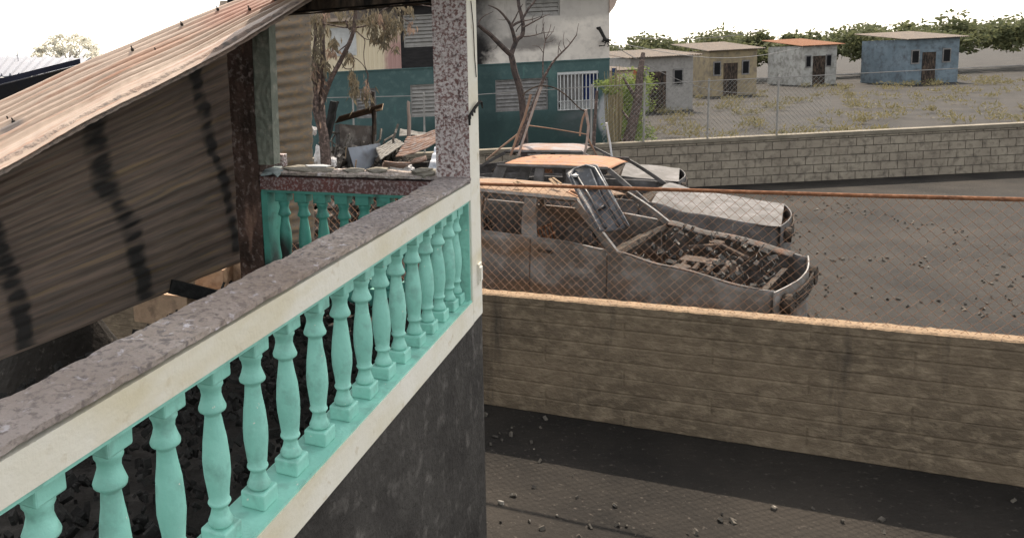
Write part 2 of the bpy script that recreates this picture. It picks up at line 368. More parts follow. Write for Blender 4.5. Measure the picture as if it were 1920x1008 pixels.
# nails with washers on the top side
for (px, py) in ((247, 92), (295, 97), (336, 35), (25, 232), (18, 226), (400, 4), (467, 22)):
    # find closest strip point
    best = None
    for i in range(80):
        for j in range(30):
            q = ridge(.2+.75*i/80, j/30); c = R3.transposed() @ (q-EYEV); x = PX+F*c.x/-c.z; y = PY-F*c.y/-c.z; d = (x-px)**2+(y-py)**2
            if best is None or d < best[0]: best = (d, q, .2+.75*i/80)
    n = nrmS(best[2]); q = best[1]
    n = n if n.z > 0 else -n
    obj('nail', MB().tube([q-n*.005, q+n*.012, q+n*.016], [.010, .010, .004], 6).tube([q+n*.014, q+n*.03], .004, 5), m_char, fr)

# smoked sheet hanging under it (dark), nearer at the left
def hang(u, v):
    # u left->right, v top->bottom
    T = [at(*q) for q in ((-420, 430, 3.30), (-160, 345, 3.75), (0, 265, 4.0), (150, 190, 4.25), (300, 118, 4.65), (400, 70, 5.02), (474, 36, 5.3))]
    Bt = [at(*q) for q in ((-420, 830, 2.95), (-160, 720, 3.25), (0, 672, 3.5), (150, 612, 3.95), (300, 552, 4.45), (400, 510, 4.85), (474, 480, 5.15))]
    p = poly(T, u)*(1-v)+poly(Bt, u)*v
    d = .05*math.sin(v*2.6)+.03*noise.noise(V((u*3, v*2.5, 0)))+.02*noise.noise(V((u*7, v*6, 3)))
    return p + V((0, -1, 0))*d
ft = thing('smoked_sheet', hang(.5, 1), 'large smoke blackened corrugated sheet hanging below the fallen roof edge', 'roof sheet')
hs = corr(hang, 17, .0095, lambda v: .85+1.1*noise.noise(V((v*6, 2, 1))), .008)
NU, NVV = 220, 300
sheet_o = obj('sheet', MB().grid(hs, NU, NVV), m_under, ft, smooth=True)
def uvof(px, py):
    best = None
    for i in range(0, 101):
        for j in range(0, 101):
            q = hang(i/100, j/100); c = R3.transposed() @ (q-EYEV); x = PX+F*c.x/-c.z; y = PY-F*c.y/-c.z; d = (x-px)**2+(y-py)**2
            if best is None or d < best[0]: best = (d, i/100, j/100)
    return best[1:]
# scorch left where the burning roof battens touched the sheet
paths = [([uvof(*q) for q in pth], wd_) for pth, wd_ in (
    (((182, 225), (181, 260), (182, 300), (205, 360), (240, 415), (262, 480), (278, 545)), .020),
    (((368, 130), (376, 190), (385, 220), (398, 275), (418, 335), (433, 400), (445, 465)), .017),
    (((-40, 400), (0, 465), (18, 520), (35, 570), (45, 640)), .022))]
vals = []
for i in range(NU+1):
    for j in range(NVV+1):
        u, v = i/NU, j/NVV; k = 0
        for pth, wd_ in paths:
            if not (pth[0][1]-.03 < v < pth[-1][1]+.03): continue
            q = 0
            while q < len(pth)-2 and pth[q+1][1] < v: q += 1
            f = (v-pth[q][1])/max(1e-4, pth[q+1][1]-pth[q][1]); uc = pth[q][0]+(pth[q+1][0]-pth[q][0])*f
            uc += .006*noise.noise(V((v*14, wd_*90, 0)))
            ww = wd_*(1.25+.5*noise.noise(V((v*9, 3, wd_*70))))*(1.2 if v < .5 else .85)
            d = abs(u-uc)/ww
            blot = .62+.75*noise.noise(V((u*22, v*34, wd_*50)))
            rid = .86+.20*math.cos(2*math.pi*17*v+1.0)
            core = max(0, 1-d**2.2)*blot*rid*1.5 + max(0, 1-d/2.4)*.35*(.6+noise.noise(V((u*9, v*12, 5))))
            k = max(k, core)
        k += max(0, .35*noise.noise(V((u*2.2, v*5, 9))))
        vals.append(min(.93, max(0, k)))
at_s = sheet_o.data.attributes.new('scorch', 'FLOAT', 'POINT'); at_s.data.foreach_set('value', vals)

# upright weathered sheet right of the pale column
def ups(u, v): return at(498+84*u+8*v, 14-10*u + (430-14)*v*1.08 - 4*u*v, 6.4+.25*u)
ws = corr(ups, 21, .013)
def wavy(u, v):
    return ws(u, v) + B*(.012*math.sin(2*math.pi*21*v)*u + .03*noise.noise(V((u*2, v*9, 8)))*u)
obj('corrugated_sheet', MB().grid(wavy, 24, 300, .002), m_sheet2, smooth=True, label='upright weathered corrugated sheet with wavy right edge, right of the pale column', cat='metal sheet')

# blocks and charred timber below the hanging sheet
def blk(px, py, Y, w_, h_, d_, rz, label, m=None):
    p = at(px, py, Y); M = Matrix.Rotation(rz, 3, 'Z'); x = M @ V((1, 0, 0)); y = M @ V((0, 1, 0))
    mb = MB()
    def side(u, v): return p + x*(w_*(u-.5)) + UP*(h_*(v-.5)) - y*(.006*noise.noise(V((u*4, v*4, px))))
    mb.grid(side, 8, 8, 0); mb.box(p, x, y, UP, (-w_/2, .008, -h_/2), (w_/2, d_, h_/2))
    return obj('concrete_block', mb, m or m_block, label=label, cat='block', group='blocks under the hanging sheet')
blk(438, 520, 5.05, .17, .26, .15, -.45, 'tan concrete block beside the foot of the charred post')
blk(392, 528, 4.95, .22, .17, .15, -.35, 'reddish concrete block left of the block at the charred post')
blk(398, 596, 4.75, .44, .13, .18, -.40, 'lower concrete block right of the dark crack, under the black beam')
blk(300, 580, 4.62, .42, .20, .2, -.42, 'broad tan concrete block under the lower edge of the smoked sheet')
p0 = at(318, 536, 4.5); p1 = at(430, 562, 4.7)
mb = MB().bar(p0, p1, .05, .085); mb.bar(p1, at(470, 566, 4.75), .04, .06); obj('charred_beam', mb, m_blkwood, label='short black charred beam lying across the concrete blocks', cat='timber')
# rubble at floor level behind the rail
def heap(pts, n, r0, r1, m, name, label, cat, kind=None, sub=0):
    mb = MB()
    for i in range(n):
        c = pts(); r = random.uniform(r0, r1); a_ = [V([random.gauss(0, 1) for _ in range(3)]).normalized() for _ in range(3)]
        x = a_[0]; y = x.cross(a_[1]).normalized(); z = x.cross(y)
        mb.box(c, x, y, z, (-r, -r*.7, -r*.4), (r, r*.7, r*.4))
    return obj(name, mb, m, label=label, cat=cat, kind=kind)
def pf():
    t = random.uniform(-.2, 3.9); s = random.uniform(.2, 1.58); return P(t, s, ZO-.10+.05*random.random()+.10*max(0, s-1.0))
heap(pf, 2600, .006, .026, m_char, 'rubble', None, None, 'stuff')
# bigger mound of ash between the sheet and the blocks
def mound(cx, cy, rx, ry, h, m, name='ash_heap', z0=0, seed=0, n=48):
    def fn(u, v):
        x = -1+2*u; y = -1+2*v; r = math.sqrt(x*x+y*y); k = max(0, 1-r*r)
        p = V((cx+rx*x, cy+ry*y, z0)); p.z += h*k*(.7+.5*noise.noise(V((x*2, y*2, seed))))+.06*noise.noise(V((x*9, y*9, seed)))*(k > 0)-(.05 if k == 0 else 0)
        return p
    return obj(name, MB().grid(fn, n, n), m, kind='stuff')
mound(-1.7, 5.3, 2.0, 1.2, 2.15, m_ash, seed=2)

# ============================================================= LEFT BACKGROUND
m_farroof = mat('pale_far_roof', (.19, .195, .22), (.16, .165, .19), .3, bump=0, rough=.6)
m_dark = mat('dark_fascia', (.022, .024, .035), (.03, .028, .026), 2, bump=.1)
nr = thing('house_roof', at(60, 150, 9), 'dark eave of a neighbouring roof just behind the fallen roof, far left', 'roof')
q0, q1 = at(-260, 212, 9.0), at(150, 110, 9.8)
obj('eave_board', MB().grid(quad(q0, q1, q1-UP*.07, q0-UP*.07), 20, 2, .03), mat('blue_black_eave', (.02, .021, .034), bump=.05), nr)
obj('soffit', MB().grid(quad(q0-UP*.072+V((0, .02, 0)), q1-UP*.072+V((0, .02, 0)), q1+V((.3, .5, -.5)), q0+V((-.3, .5, -.8))), 20, 4, .02), m_dark, nr)
# pale roof further off
bR = thing('building', at(40, 140, 34), 'far pale building whose light ribbed metal roof shows at the left edge', 'building')
r0, r1, r2, r3 = at(-420, 160, 32), at(132, 138, 32), at(170, 110, 40), at(-420, 97, 40)
def rr(u, v):
    p = quad(r0, r1, r2, r3)(u, v); return p + UP*(.12 if (u*34) % 1 < .18 else 0)
obj('ribbed_roof', MB().grid(rr, 340, 2, .05), m_farroof, bR)
mb = MB().add([r0, r1, V((r1.x, r1.y, 0)), V((r0.x, r0.y, 0))], [(0, 1, 2, 3)]); mb.add([r1, r2, V((r2.x, r2.y, 0)), V((r1.x, r1.y, 0))], [(0, 1, 2, 3)])
mb.v = [v_-UP*.06 if v_.z > 1 else v_ for v_ in mb.v]
obj('wall', mb, m_farroof, bR)
an = thing('antenna', at(33, 103, 38), 'small thin aerial mast standing on the far pale roof', 'antenna')
p = at(33, 103, 38); obj('mast', MB().tube([p-UP*.5, p+UP*.30], .02, 5), m_farroof, an); obj('arm', MB().tube([p-UP*.02+V((-.3, 0, 0)), p-UP*.02+V((.3, 0, 0))], .015, 5), m_farroof, an)

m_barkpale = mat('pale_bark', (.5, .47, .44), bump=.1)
m_leafpale = leafmat('haze_paled_leaf', (.66, .64, .56), (.56, .55, .48), .6)  # distance haze and glare put into the leaf colour
m_leaf = leafmat('green_leaf', (.15, .19, .06), (.08, .115, .035), .45)
m_leafdry = leafmat('dry_leaf', (.15, .125, .085), (.075, .065, .05), .3)
m_leafpink = leafmat('burnt_leaf', (.24, .17, .13), (.13, .095, .075), .3)

def crown(clusters, n, L, W, spread, seed, flat=.5, down=0.):
    rnd = random.Random(seed); mb = MB()
    for (c, r) in clusters:
        for i in range(n):
            while True:
                d = V((rnd.uniform(-1, 1), rnd.uniform(-1, 1), rnd.uniform(-1, 1)))
                if d.length < 1: break
            p = c + V((d.x*r, d.y*r, d.z*r*flat))
            dr = V((rnd.gauss(0, 1), rnd.gauss(0, 1), rnd.gauss(0, .6)-down)).normalized()
            nn = V((rnd.gauss(0, 1), rnd.gauss(0, 1), rnd.gauss(0, 1)+.4)); nn = (nn-dr*nn.dot(dr)).normalized()
            mb.leaf(p, dr, L*rnd.uniform(.6, 1.3), W*rnd.uniform(.7, 1.2), nn)
    return mb
# far umbrella-shaped tree
tc = at(122, 118, 70); tf = thing('tree', V((tc.x, tc.y, 0)), 'pale washed out umbrella shaped tree beyond the far roof at left', 'tree', 'trees')
cl = []; rnd = random.Random(4); tw = MB()
hub = at(130, 118, 70)
for k in range(70):
    a_ = rnd.uniform(0, math.pi); rr_ = rnd.uniform(.80, 1.0) if k < 52 else rnd.uniform(.2, .75)
    px = 124+60*rr_*math.cos(a_)*1.0; py = 112-46*rr_*math.sin(a_)**.8 + (4 if px < 90 else 0)
    if px > 186 : continue
    c = at(px, py, 70+rnd.uniform(-2.5, 2.5)); cl.append((c, rnd.uniform(.28, .62)))
    if k % 2 == 0: m_ = hub.lerp(c, .55)+V((rnd.uniform(-.3, .3), 0, -.2)); tw.tube([hub, m_, c], [.06, .035, .015], 4)
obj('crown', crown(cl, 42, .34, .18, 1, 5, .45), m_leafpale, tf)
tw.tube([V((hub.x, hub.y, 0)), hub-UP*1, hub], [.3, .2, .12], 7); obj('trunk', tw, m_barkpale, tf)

# ============================================================= TEAL HOUSE
HY = 24.0
def hz(px, py): return at(px, py, HY)
XR = hz(1143, 110).x; XL = hz(430, 140).x; ZL = hz(1143, 110).z; ZU = ZL+3.1
def rect(x0, y0, x1, y1):
    a_ = hz(x0, (y0+y1)/2); b_ = hz(x1, (y0+y1)/2); m_ = (x0+x1)/2; return a_.x, b_.x, hz(m_, y1).z, hz(m_, y0).z
m_teal = mat('teal_wall', (.060, .100, .099), (.046, .08, .080), .9, (.085, .13, .125), 3.5, .60, .10, bump=.1, bscale=12,
             streak=(2.2, (1, 1, .25), (.085, .17, .15), .60, .78),
             stains=[((*hz(1085, 232)[:2], hz(1085, 232).z), (.95, 2, .62), (.13, .135, .14), .8), ((*hz(960, 250)[:2], .6), (6, 2, 1.1), (.025, .045, .042), .7),
                     ((*hz(1133, 215)[:2], hz(1133, 215).z), (.28, 2, .8), (.33, .33, .34), .9), ((*hz(905, 200)[:2], hz(905, 200).z), (.9, 2, 2.2), (.02, .035, .035), .6)])
m_upper = mat('sooted_grey_render', (.56, .51, .455), (.47, .43, .39), .8, (.38, .345, .315), 4, .60, .12, bump=.12, bscale=12,
              streak=(3.0, (1, 1, .18), (.17, .155, .145), .60, .76),
              stains=[((*hz(880, 50)[:2], hz(880, 50).z), (1.1, 3, 2.6), (.015, .014, .014), 1.0), ((*hz(985, 80)[:2], hz(985, 80).z), (1.5, 3, .35), (.10, .09, .085), .8),
                      ((*hz(960, 30)[:2], hz(960, 30).z), (1.6, 3, 1.2), (.24, .225, .21), .6), ((*hz(1090, 15)[:2], hz(1090, 15).z), (1.6, 3, .5), (.30, .28, .26), .7)])
m_siding = mat('cream_siding', (.60, .52, .38), (.54, .46, .33), .5, bump=.04, stains=[((*hz(742, 120)[:2], hz(742, 118).z), (.45, 3, 1.3), (.34, .20, .19), .9)])
m_louver = mat('pale_louver', (.26, .245, .23), (.20, .19, .175), 3, (.13, .12, .115), 7, .62, .12, bump=.05, rough=.6)
m_louverd = mat('smoked_louver', (.18, .17, .165), (.13, .125, .12), 3, (.23, .22, .215), 8, .58, .12, bump=.05)
m_void = mat('dark_room', (.012, .012, .013), bump=0)
m_white = mat('white_paint', (.50, .50, .49), (.40, .40, .40), 5, bump=.03)
m_glassb = mat('blue_curtain', (.03, .05, .16), (.02, .03, .09), 8, bump=0)
m_curt = mat('grey_curtain', (.26, .25, .24), (.17, .16, .16), 7, bump=0, stretch=(3, 1, .4))
wins = dict(A=rect(1045, 134, 1122, 206), B=rect(929, 148, 1028, 208), Cc=rect(770, 158, 832, 219), D=rect(668, 166, 706, 222),
            E=rect(985, -34, 1050, 31), Fw=rect(757, 27, 826, 88), G=rect(620, 52, 668, 105))
hs_ = thing('house', V(((XL+XR)/2, HY, 0)), 'burnt two storey house, teal below and sooted grey and cream above, louvred and barred windows', 'house')
def facade(x0, x1, z0, z1, holes, Y, m, name):
    xs = sorted({x0, x1, *[h[0] for h in holes], *[h[1] for h in holes]}); zs = sorted({z0, z1, *[h[2] for h in holes], *[h[3] for h in holes]})
    mb = MB()
    for i in range(len(xs)-1):
        for j in range(len(zs)-1):
            cx = (xs[i]+xs[i+1])/2; cz = (zs[j]+zs[j+1])/2
            if any(h[0] < cx < h[1] and h[2] < cz < h[3] for h in holes): continue
            mb.add([V((xs[i], Y, zs[j])), V((xs[i+1], Y, zs[j])), V((xs[i+1], Y, zs[j+1])), V((xs[i], Y, zs[j+1]))], [(0, 1, 2, 3)])
    for h in holes:       # reveals
        a_, b_, c_, d_ = h; y2 = Y+.16
        mb.add([V((a_, Y, c_)), V((b_, Y, c_)), V((b_, Y, d_)), V((a_, Y, d_)), V((a_, y2, c_)), V((b_, y2, c_)), V((b_, y2, d_)), V((a_, y2, d_))],
               [(0, 1, 5, 4), (1, 2, 6, 5), (2, 3, 7, 6), (3, 0, 4, 7)])
    return obj(name, mb, m, hs_)
XM = hz(752, 100).x; XD = hz(900, 100).x
lw = facade(XL, XR, 0, ZL, [wins[k] for k in ('A', 'B', 'Cc', 'D')], HY, m_teal, 'lower_wall')
uw = facade(XD-1.0, XR, ZL, ZU, [wins['E']], HY+.01, m_upper, 'upper_wall')
# smooth ledge between the storeys
obj('floor_band', MB().box(V((0, HY-.03, ZL)), V((1, 0, 0)), V((0, 1, 0)), UP, (XL, 0, -.02), (XR+.01, .2, .02)), m_teal, hs_)
# charred bay
zd = rect(757, 88, 826, 130)
facade(XM, XD-1.0, ZL+.02, ZU, [wins['Fw']], HY+.03, mat('charred_boards', (.018, .017, .018), (.03, .028, .028), 3, bump=.2, stretch=(1, 1, 4)), 'charred_wall')
def sid(u, v): return V((XL+(XM-XL)*u, HY+.02, ZL+.02+(1.75)*v))
G = wins['G']
def sid2(u, v):
    x = XL+(XM-XL)*u; return V((x, HY+.02-.018*(1 if (x*7) % 1 < .5 else 0), ZL+.02+1.63*v))
obj('siding', MB().grid(sid2, 700, 2), m_siding, hs_)
# end wall and back so the house is a closed body
obj('side_wall', MB().box(V((XR, HY+.012, 0)), V((1, 0, 0)), V((0, 1, 0)), UP, (-.2, 0, 0), (0, 7, ZU+.0)), m_upper, hs_)
obj('dark_interior', MB().add([V((XL, HY+.75, 0)), V((XR-.21, HY+.75, 0)), V((XR-.21, HY+.75, ZU)), V((XL, HY+.75, ZU))], [(0, 1, 2, 3)]), m_void, hs_)
def window(key, lm, slats, framed=True):
    a_, b_, c_, d_ = wins[key]; w_ = obj('window', MB().box(V((0, HY+.05, 0)), V((1, 0, 0)), V((0, 1, 0)), UP, (a_, 0, c_), (a_+.045, .06, d_))
        .box(V((0, HY+.05, 0)), V((1, 0, 0)), V((0, 1, 0)), UP, (b_-.045, 0, c_), (b_, .06, d_)).box(V((0, HY+.05, 0)), V((1, 0, 0)), V((0, 1, 0)), UP, (a_+.045, 0, d_-.045), (b_-.045, .06, d_))
        .box(V((0, HY+.05, 0)), V((1, 0, 0)), V((0, 1, 0)), UP, (a_+.045, 0, c_), (b_-.045, .06, c_+.045)), lm, hs_)
    mb = MB(); n = slats; hh = (d_-c_-.09)/n
    for k in range(n):
        z = c_+.045+hh*k; t_ = random.uniform(-.01, .01)
        mb.add([V((a_+.046, HY+.045, z+.008)), V((b_-.046, HY+.045, z+.008)), V((b_-.046, HY+.115+t_, z+hh*1.02)), V((a_+.046, HY+.115+t_, z+hh*1.02)),
                V((a_+.046, HY+.052, z)), V((b_-.046, HY+.052, z)), V((b_-.046, HY+.122+t_, z+hh*1.0-.006)), V((a_+.046, HY+.122+t_, z+hh*1.0-.006))],
               [(0, 1, 2, 3), (7, 6, 5, 4), (0, 4, 5, 1), (2, 6, 7, 3)])
    obj('louvers', mb, lm, w_)
    return w_
window('B', m_louverd, 8); window('Cc', m_louver, 8); window('D', m_louverd, 8); window('E', m_louver, 8); window('Fw', m_louver, 8)
# white shuttered window standing proud of the siding
a_, b_, c_, d_ = G
gw = obj('window', MB().box(V((0, HY-.03, 0)), V((1, 0, 0)), V((0, 1, 0)), UP, (a_, 0, c_), (b_, .04, d_)), m_white, hs_)
mb = MB()
for k in range(9): mb.box(V((0, HY-.045, 0)), V((1, 0, 0)), V((0, 1, 0)), UP, (a_+.04, 0, c_+.04+k*(d_-c_-.08)/9), (b_-.04, .012, c_+.04+(k+.75)*(d_-c_-.08)/9))
obj('louvers', mb, m_white, gw)
# barred window
a_, b_, c_, d_ = wins['A']
bwn = obj('window', MB().box(V((0, HY+.02, 0)), V((1, 0, 0)), V((0, 1, 0)), UP, (a_, 0, d_-.10), (b_, .08, d_)).box(V((0, HY+.02, 0)), V((1, 0, 0)), V((0, 1, 0)), UP, (a_, 0, c_), (a_+.04, .08, d_-.10))
          .box(V((0, HY+.02, 0)), V((1, 0, 0)), V((0, 1, 0)), UP, (a_+.04, 0, c_), (b_, .08, c_+.03)), m_white, hs_)
mb = MB()
for k in range(11): x = a_+.09+k*(b_-a_-.14)/10; mb.bar(V((x, HY-.03, c_+.02)), V((x, HY-.03, d_-.05)), .026)
for z in (c_+.02, c_+.30, d_-.06): mb.bar(V((a_+.02, HY-.055, z)), V((b_-.02, HY-.055, z)), .022)
obj('bars', mb, m_white, bwn)
mb = MB().grid(lambda u, v: V((a_+.04+(b_-a_)*.64*u, HY+.13+.03*math.sin(u*40), c_+.28+(d_-c_-.38)*v)), 60, 2); obj('curtain', mb, m_curt, bwn)
mb = MB().grid(lambda u, v: V((a_+(b_-a_)*(.68+.3*u), HY+.14+.02*math.sin(u*30), c_+.1+(d_-c_-.2)*v)), 20, 2); obj('curtain', mb, m_glassb, bwn, label='dark blue curtain')
mb = MB()
for k in range(40):
    x = a_+.03+(b_-a_-.06)*k/40
    mb.bar(V((x, HY-.02, c_+.03)), V((x+.14 if x+.14 < b_ else b_, HY-.02, c_+.29)), .008); mb.bar(V((x, HY-.015, c_+.29)), V((x+.14 if x+.14 < b_ else b_, HY-.015, c_+.03)), .008)
obj('mesh_guard', mb, m_white, bwn)
# roof: corrugated lean-to eave at the left, overhang at the right end
ev0, ev1 = hz(560, 50), hz(752, 38)
m_eave = mat('old_grey_roof', (.15, .125, .105), (.11, .095, .085), 2, (.22, .17, .13), 6, .6, .1, bump=.15)
def lean(u, v): return V((XL-.3+(XM+.2-XL)*u, HY-.45+1.7*v, ZL+1.56+.95*v))
rf = obj('roof', MB().grid(corr(lambda u, v: lean(v, u), 170, .014), 4, 1100, .004), m_eave, hs_)
ovr = V((XR, HY, ZL+2.15))
def big(u, v): return V((XM-1.2+(XR+.45-XM+1.2)*u, HY-.50+9*v, ZL+2.22+1.5*v*(1 if v < .5 else 0)+(1.5*(1-v) if v >= .5 else 0)))
rf = obj('roof', MB().grid(corr(lambda u, v: big(v, u), 130, .014), 10, 900, .004), m_eave, hs_)
obj('eave_beam', MB().box(V((0, HY-.32, ZL+2.0)), V((1, 0, 0)), V((0, 1, 0)), UP, (XM-.2, 0, 0), (XD-.9, .12, .14)), m_blkwood, rf)
obj('soffit', MB().add([V((XR-1.3, HY-.5, ZL+2.20)), V((XR+.46, HY-.5, ZL+2.20)), V((XR+.02, HY, ZL+1.86)), V((XR-1.3, HY, ZL+2.1))], [(0, 1, 2, 3)]), m_upper, rf)
mb = MB(); prof = [(XR-.02, ZL+1.42), (XR+.14, ZL+1.62), (XR+.30, ZL+2.0), (XR+.42, ZL+2.35), (XR-.02, ZL+2.35)]
mb.add([V((x, y, z)) for y in (HY-.05, HY+6.5) for x, z in prof], [(4, 3, 2, 1, 0), (5, 6, 7, 8, 9)]+[(i, (i+1) % 5, (i+1) % 5+5, i+5) for i in range(5)])
obj('side_eave', mb, mat('pinkish_eave', (.42, .33, .28), (.35, .27, .23), 2, bump=.1), hs_)
# electric service mast with wires at the house corner
p0, p1 = at(1123, 52, HY-.25), at(1136, 76, HY-.28)
sm = thing('service_mast', p1, 'slanting black electric service mast with tangled wires at the right end of the teal house', 'electric mast')
obj('pipe', MB().tube([p0+V((-.06, 0, -.03)), p0, p1, p1+V((.0, .28, -.02))], [.05, .055, .045, .03], 8), m_char, sm)
mb = MB()
for k in range(5): q = p1+V((random.uniform(-.25, .1), .1, random.uniform(-.25, .02))); mb.tube([p1, (p1+q)/2+V((.05, -.05, -.08)), q], .012, 5)
mb.tube([p1+V((-.08, 0, .06)), p1+V((.1, 0, -.02))], .05, 7); obj('insulator', mb, m_char, sm)

# ============================================================= BLOCK WALL + BACK FENCE
WY = 17.5; zw = at(1170, 268, WY).z
def wallx(px): return at(px, 268, WY).x
x0, x1 = wallx(560), 22.0
bw_ = thing('block_wall', V(((x0+x1)/2, WY, 0)), 'grey concrete block wall behind the burnt vehicles below the teal house', 'wall')
obj('blockwork', MB().box(V((0, WY+.02, 0)), V((1, 0, 0)), V((0, 1, 0)), UP, (x0, 0, 0), (x1, .16, zw-.09)), mat('mortar', (.12, .105, .09), bump=.1), bw_)
mb = MB(); k = 0; z = .0
while z < zw-.1:
    h_ = .19; x = x0-(.2 if k % 2 else 0)
    while x < x1-.4:
        if x > x0: mb.box(V((x, WY+random.uniform(0, .006), z)), V((1, 0, 0)), V((0, 1, 0)), UP, (.008, 0, .008), (.392, .019, min(h_, zw-.1-z)-.004))
        x += .4
    z += .2; k += 1
obj('block_face', mb, mat('weathered_block', (.27, .235, .185), (.20, .17, .135), 1.6, (.10, .085, .07), 6, .60, .12, bump=.25), bw_)
obj('coping', MB().box(V((0, WY-.03, 0)), V((1, 0, 0)), V((0, 1, 0)), UP, (x0, 0, zw-.09), (x1, .26, zw)), mat('wall_coping', (.19, .165, .13), (.13, .115, .09), 3, bump=.25), bw_)
def chain(mb, o, ax, L, z0, z1, p, r, ph=0, sides=3):
    n = int(L/p); rows = int((z1-z0)/p*1.0)
    dz = (z1-z0)/rows; nrm = ax.cross(UP)
    for k in range(n+1):
        pts = []
        for j in range(rows+1):
            s = p*k + (p*.5 if ((j+k) % 2) else -p*.5)*.97
            s = min(max(s, 0), L)
            bend = .010*noise.noise(V((s*1.5, j*.2, ph)))
            pts.append(o + ax*s + UP*(z0+dz*j) + nrm*(.003*(1 if j % 2 else -1)+bend))
        mb.tube(pts, r, sides, False)
BF = WY-.1
zt = at(900, 174, BF).z
cf = thing('wire_fence', V((x0, BF+.25, zw)), 'wire fence with thin posts on the block wall, chain link part at the right', 'fence')
obj('top_wire', MB().tube([V((x0, BF+.16, at(620, 182, BF).z)), V((wallx(900), BF+.16, zt-.05)), V((wallx(1100), BF+.16, zt)), V((x1, BF+.16, zt))], .010, 5), m_louver, cf)
m_wire2 = mat('grey_wire', (.30, .30, .28), bump=0)
mb = MB(); chain(mb, V((wallx(1132), BF+.17, 0)), V((1, 0, 0)), 5.4, zw, zt-.02, .055, .0032); obj('wire_mesh', mb, m_wire2, cf)
for px in (606, 664, 797, 880, 1111, 1210, 1330, 1460):
    x = wallx(px); obj('fence_post', MB().tube([V((x, BF+.2, zw-.2)), V((x+.02, BF+.2, zt+.05))], .022, 6), m_louver, cf)

# ============================================================= RIGHT BACKGROUND
def tree_limb(mb, pts, rs, n=7): mb.tube(pts, rs, n)
ms = mat('pinkish_wall', (.62, .50, .44), (.5, .42, .38), 1.5, bump=.05)
def shack(px0, py0, px1, py1, Y, m, rm, label, roofh=.35, depth=4):
    a_ = at(px0, py1, Y); b_ = at(px1, py0, Y); t = thing('shed', V(((a_.x+b_.x)/2, Y, 0)), label, 'shed', 'small buildings beyond the teal house')
    obj('wall', MB().box(V((0, Y, 0)), V((1, 0, 0)), V((0, 1, 0)), UP, (a_.x, 0, 0), (b_.x, depth, b_.z)), m, t)
    W_ = b_.x-a_.x; H_ = b_.z
    d_ = obj('door', MB().box(V((a_.x+W_*.30, Y-.03, 0)), V((1, 0, 0)), V((0, 1, 0)), UP, (0, 0, 0), (.85, .028, min(2.0, H_-.25))), m_wood, t)
    for fx in (.08, .68):
        wn = obj('window', MB().box(V((a_.x+W_*fx, Y-.04, H_*.45)), V((1, 0, 0)), V((0, 1, 0)), UP, (0, 0, 0), (W_*.16, .038, H_*.32)), m_louverd, t)
        obj('pane', MB().box(V((a_.x+W_*fx, Y-.05, H_*.45)), V((1, 0, 0)), V((0, 1, 0)), UP, (W_*.02, 0, H_*.03), (W_*.14, .009, H_*.29)), m_void, wn)
    obj('roof', MB().grid(corr(quad(V((a_.x-.3, Y-.4, b_.z+.02)), V((a_.x-.3, Y+depth+.4, b_.z+roofh)), V((b_.x+.3, Y+depth+.4, b_.z+roofh)), V((b_.x+.3, Y-.4, b_.z+.02))), 30, .02), 2, 240, .02), rm, t)
    return t
shack(1152, 132, 1192, 160, 30, ms, m_eave, 'low pinkish white sunlit wall and shed right of the teal house', .1)
shack(1182, 104, 1300, 150, 38, m_louver, m_eave, 'grey shed with dark tin roof at the right, behind the pinkish wall')
shack(1146, 112, 1180, 150, 44, m_louverd, m_eave, 'small dark shed between the teal house and the grey shed')
m_dry = mat('dry_reed', (.27, .22, .13), (.18, .15, .09), 5, bump=.2)
mb = MB(); rnd = random.Random(3)
for k in range(46):
    px = rnd.uniform(1140, 1163); Y = 18.4+rnd.uniform(0, .8); b_ = at(px, 275, Y); t_ = at(px+rnd.uniform(-9, 5), rnd.uniform(120, 190), Y)
    mb.tube([b_, b_.lerp(t_, .5)+V((rnd.uniform(-.05, .05), 0, 0)), t_], [.018, .014, .005], 4)
obj('dry_reeds', mb, m_dry, label='bundle of tall dry yellowish stalks at the right corner of the teal house', cat='reeds')
gt = thing('tree', at(1185, 268, 20), 'small bright green leafy tree with slanting grey trunk behind the chain link fence', 'tree', 'trees')
mb = MB(); b_ = at(1172, 285, 18.6); mb.tube([b_, at(1184, 240, 18.6), at(1196, 190, 18.7), at(1200, 140, 18.8), at(1206, 100, 19)], [.17, .13, .115, .09, .05], 8)
mb.tube([at(1196, 190, 18.7), at(1180, 165, 18.9), at(1168, 145, 19)], [.06, .04, .02], 6); mb.tube([at(1186, 235, 18.6), at(1172, 215, 19), at(1160, 200, 19.2)], [.05, .03, .02], 6)
obj('trunk', mb, m_bark, gt)
cl = [(at(1160+random.uniform(0, 52), random.uniform(140, 262), 19.6+random.uniform(0, 1.6)), random.uniform(.22, .5)) for _ in range(46)]
cl += [(at(1120+random.uniform(0, 40), random.uniform(152, 172), 18.4+random.uniform(0, .8)), random.uniform(.12, .2)) for _ in range(6)]
obj('crown', crown(cl, 70, .10, .05, 1, 8, .8), m_leaf, gt)
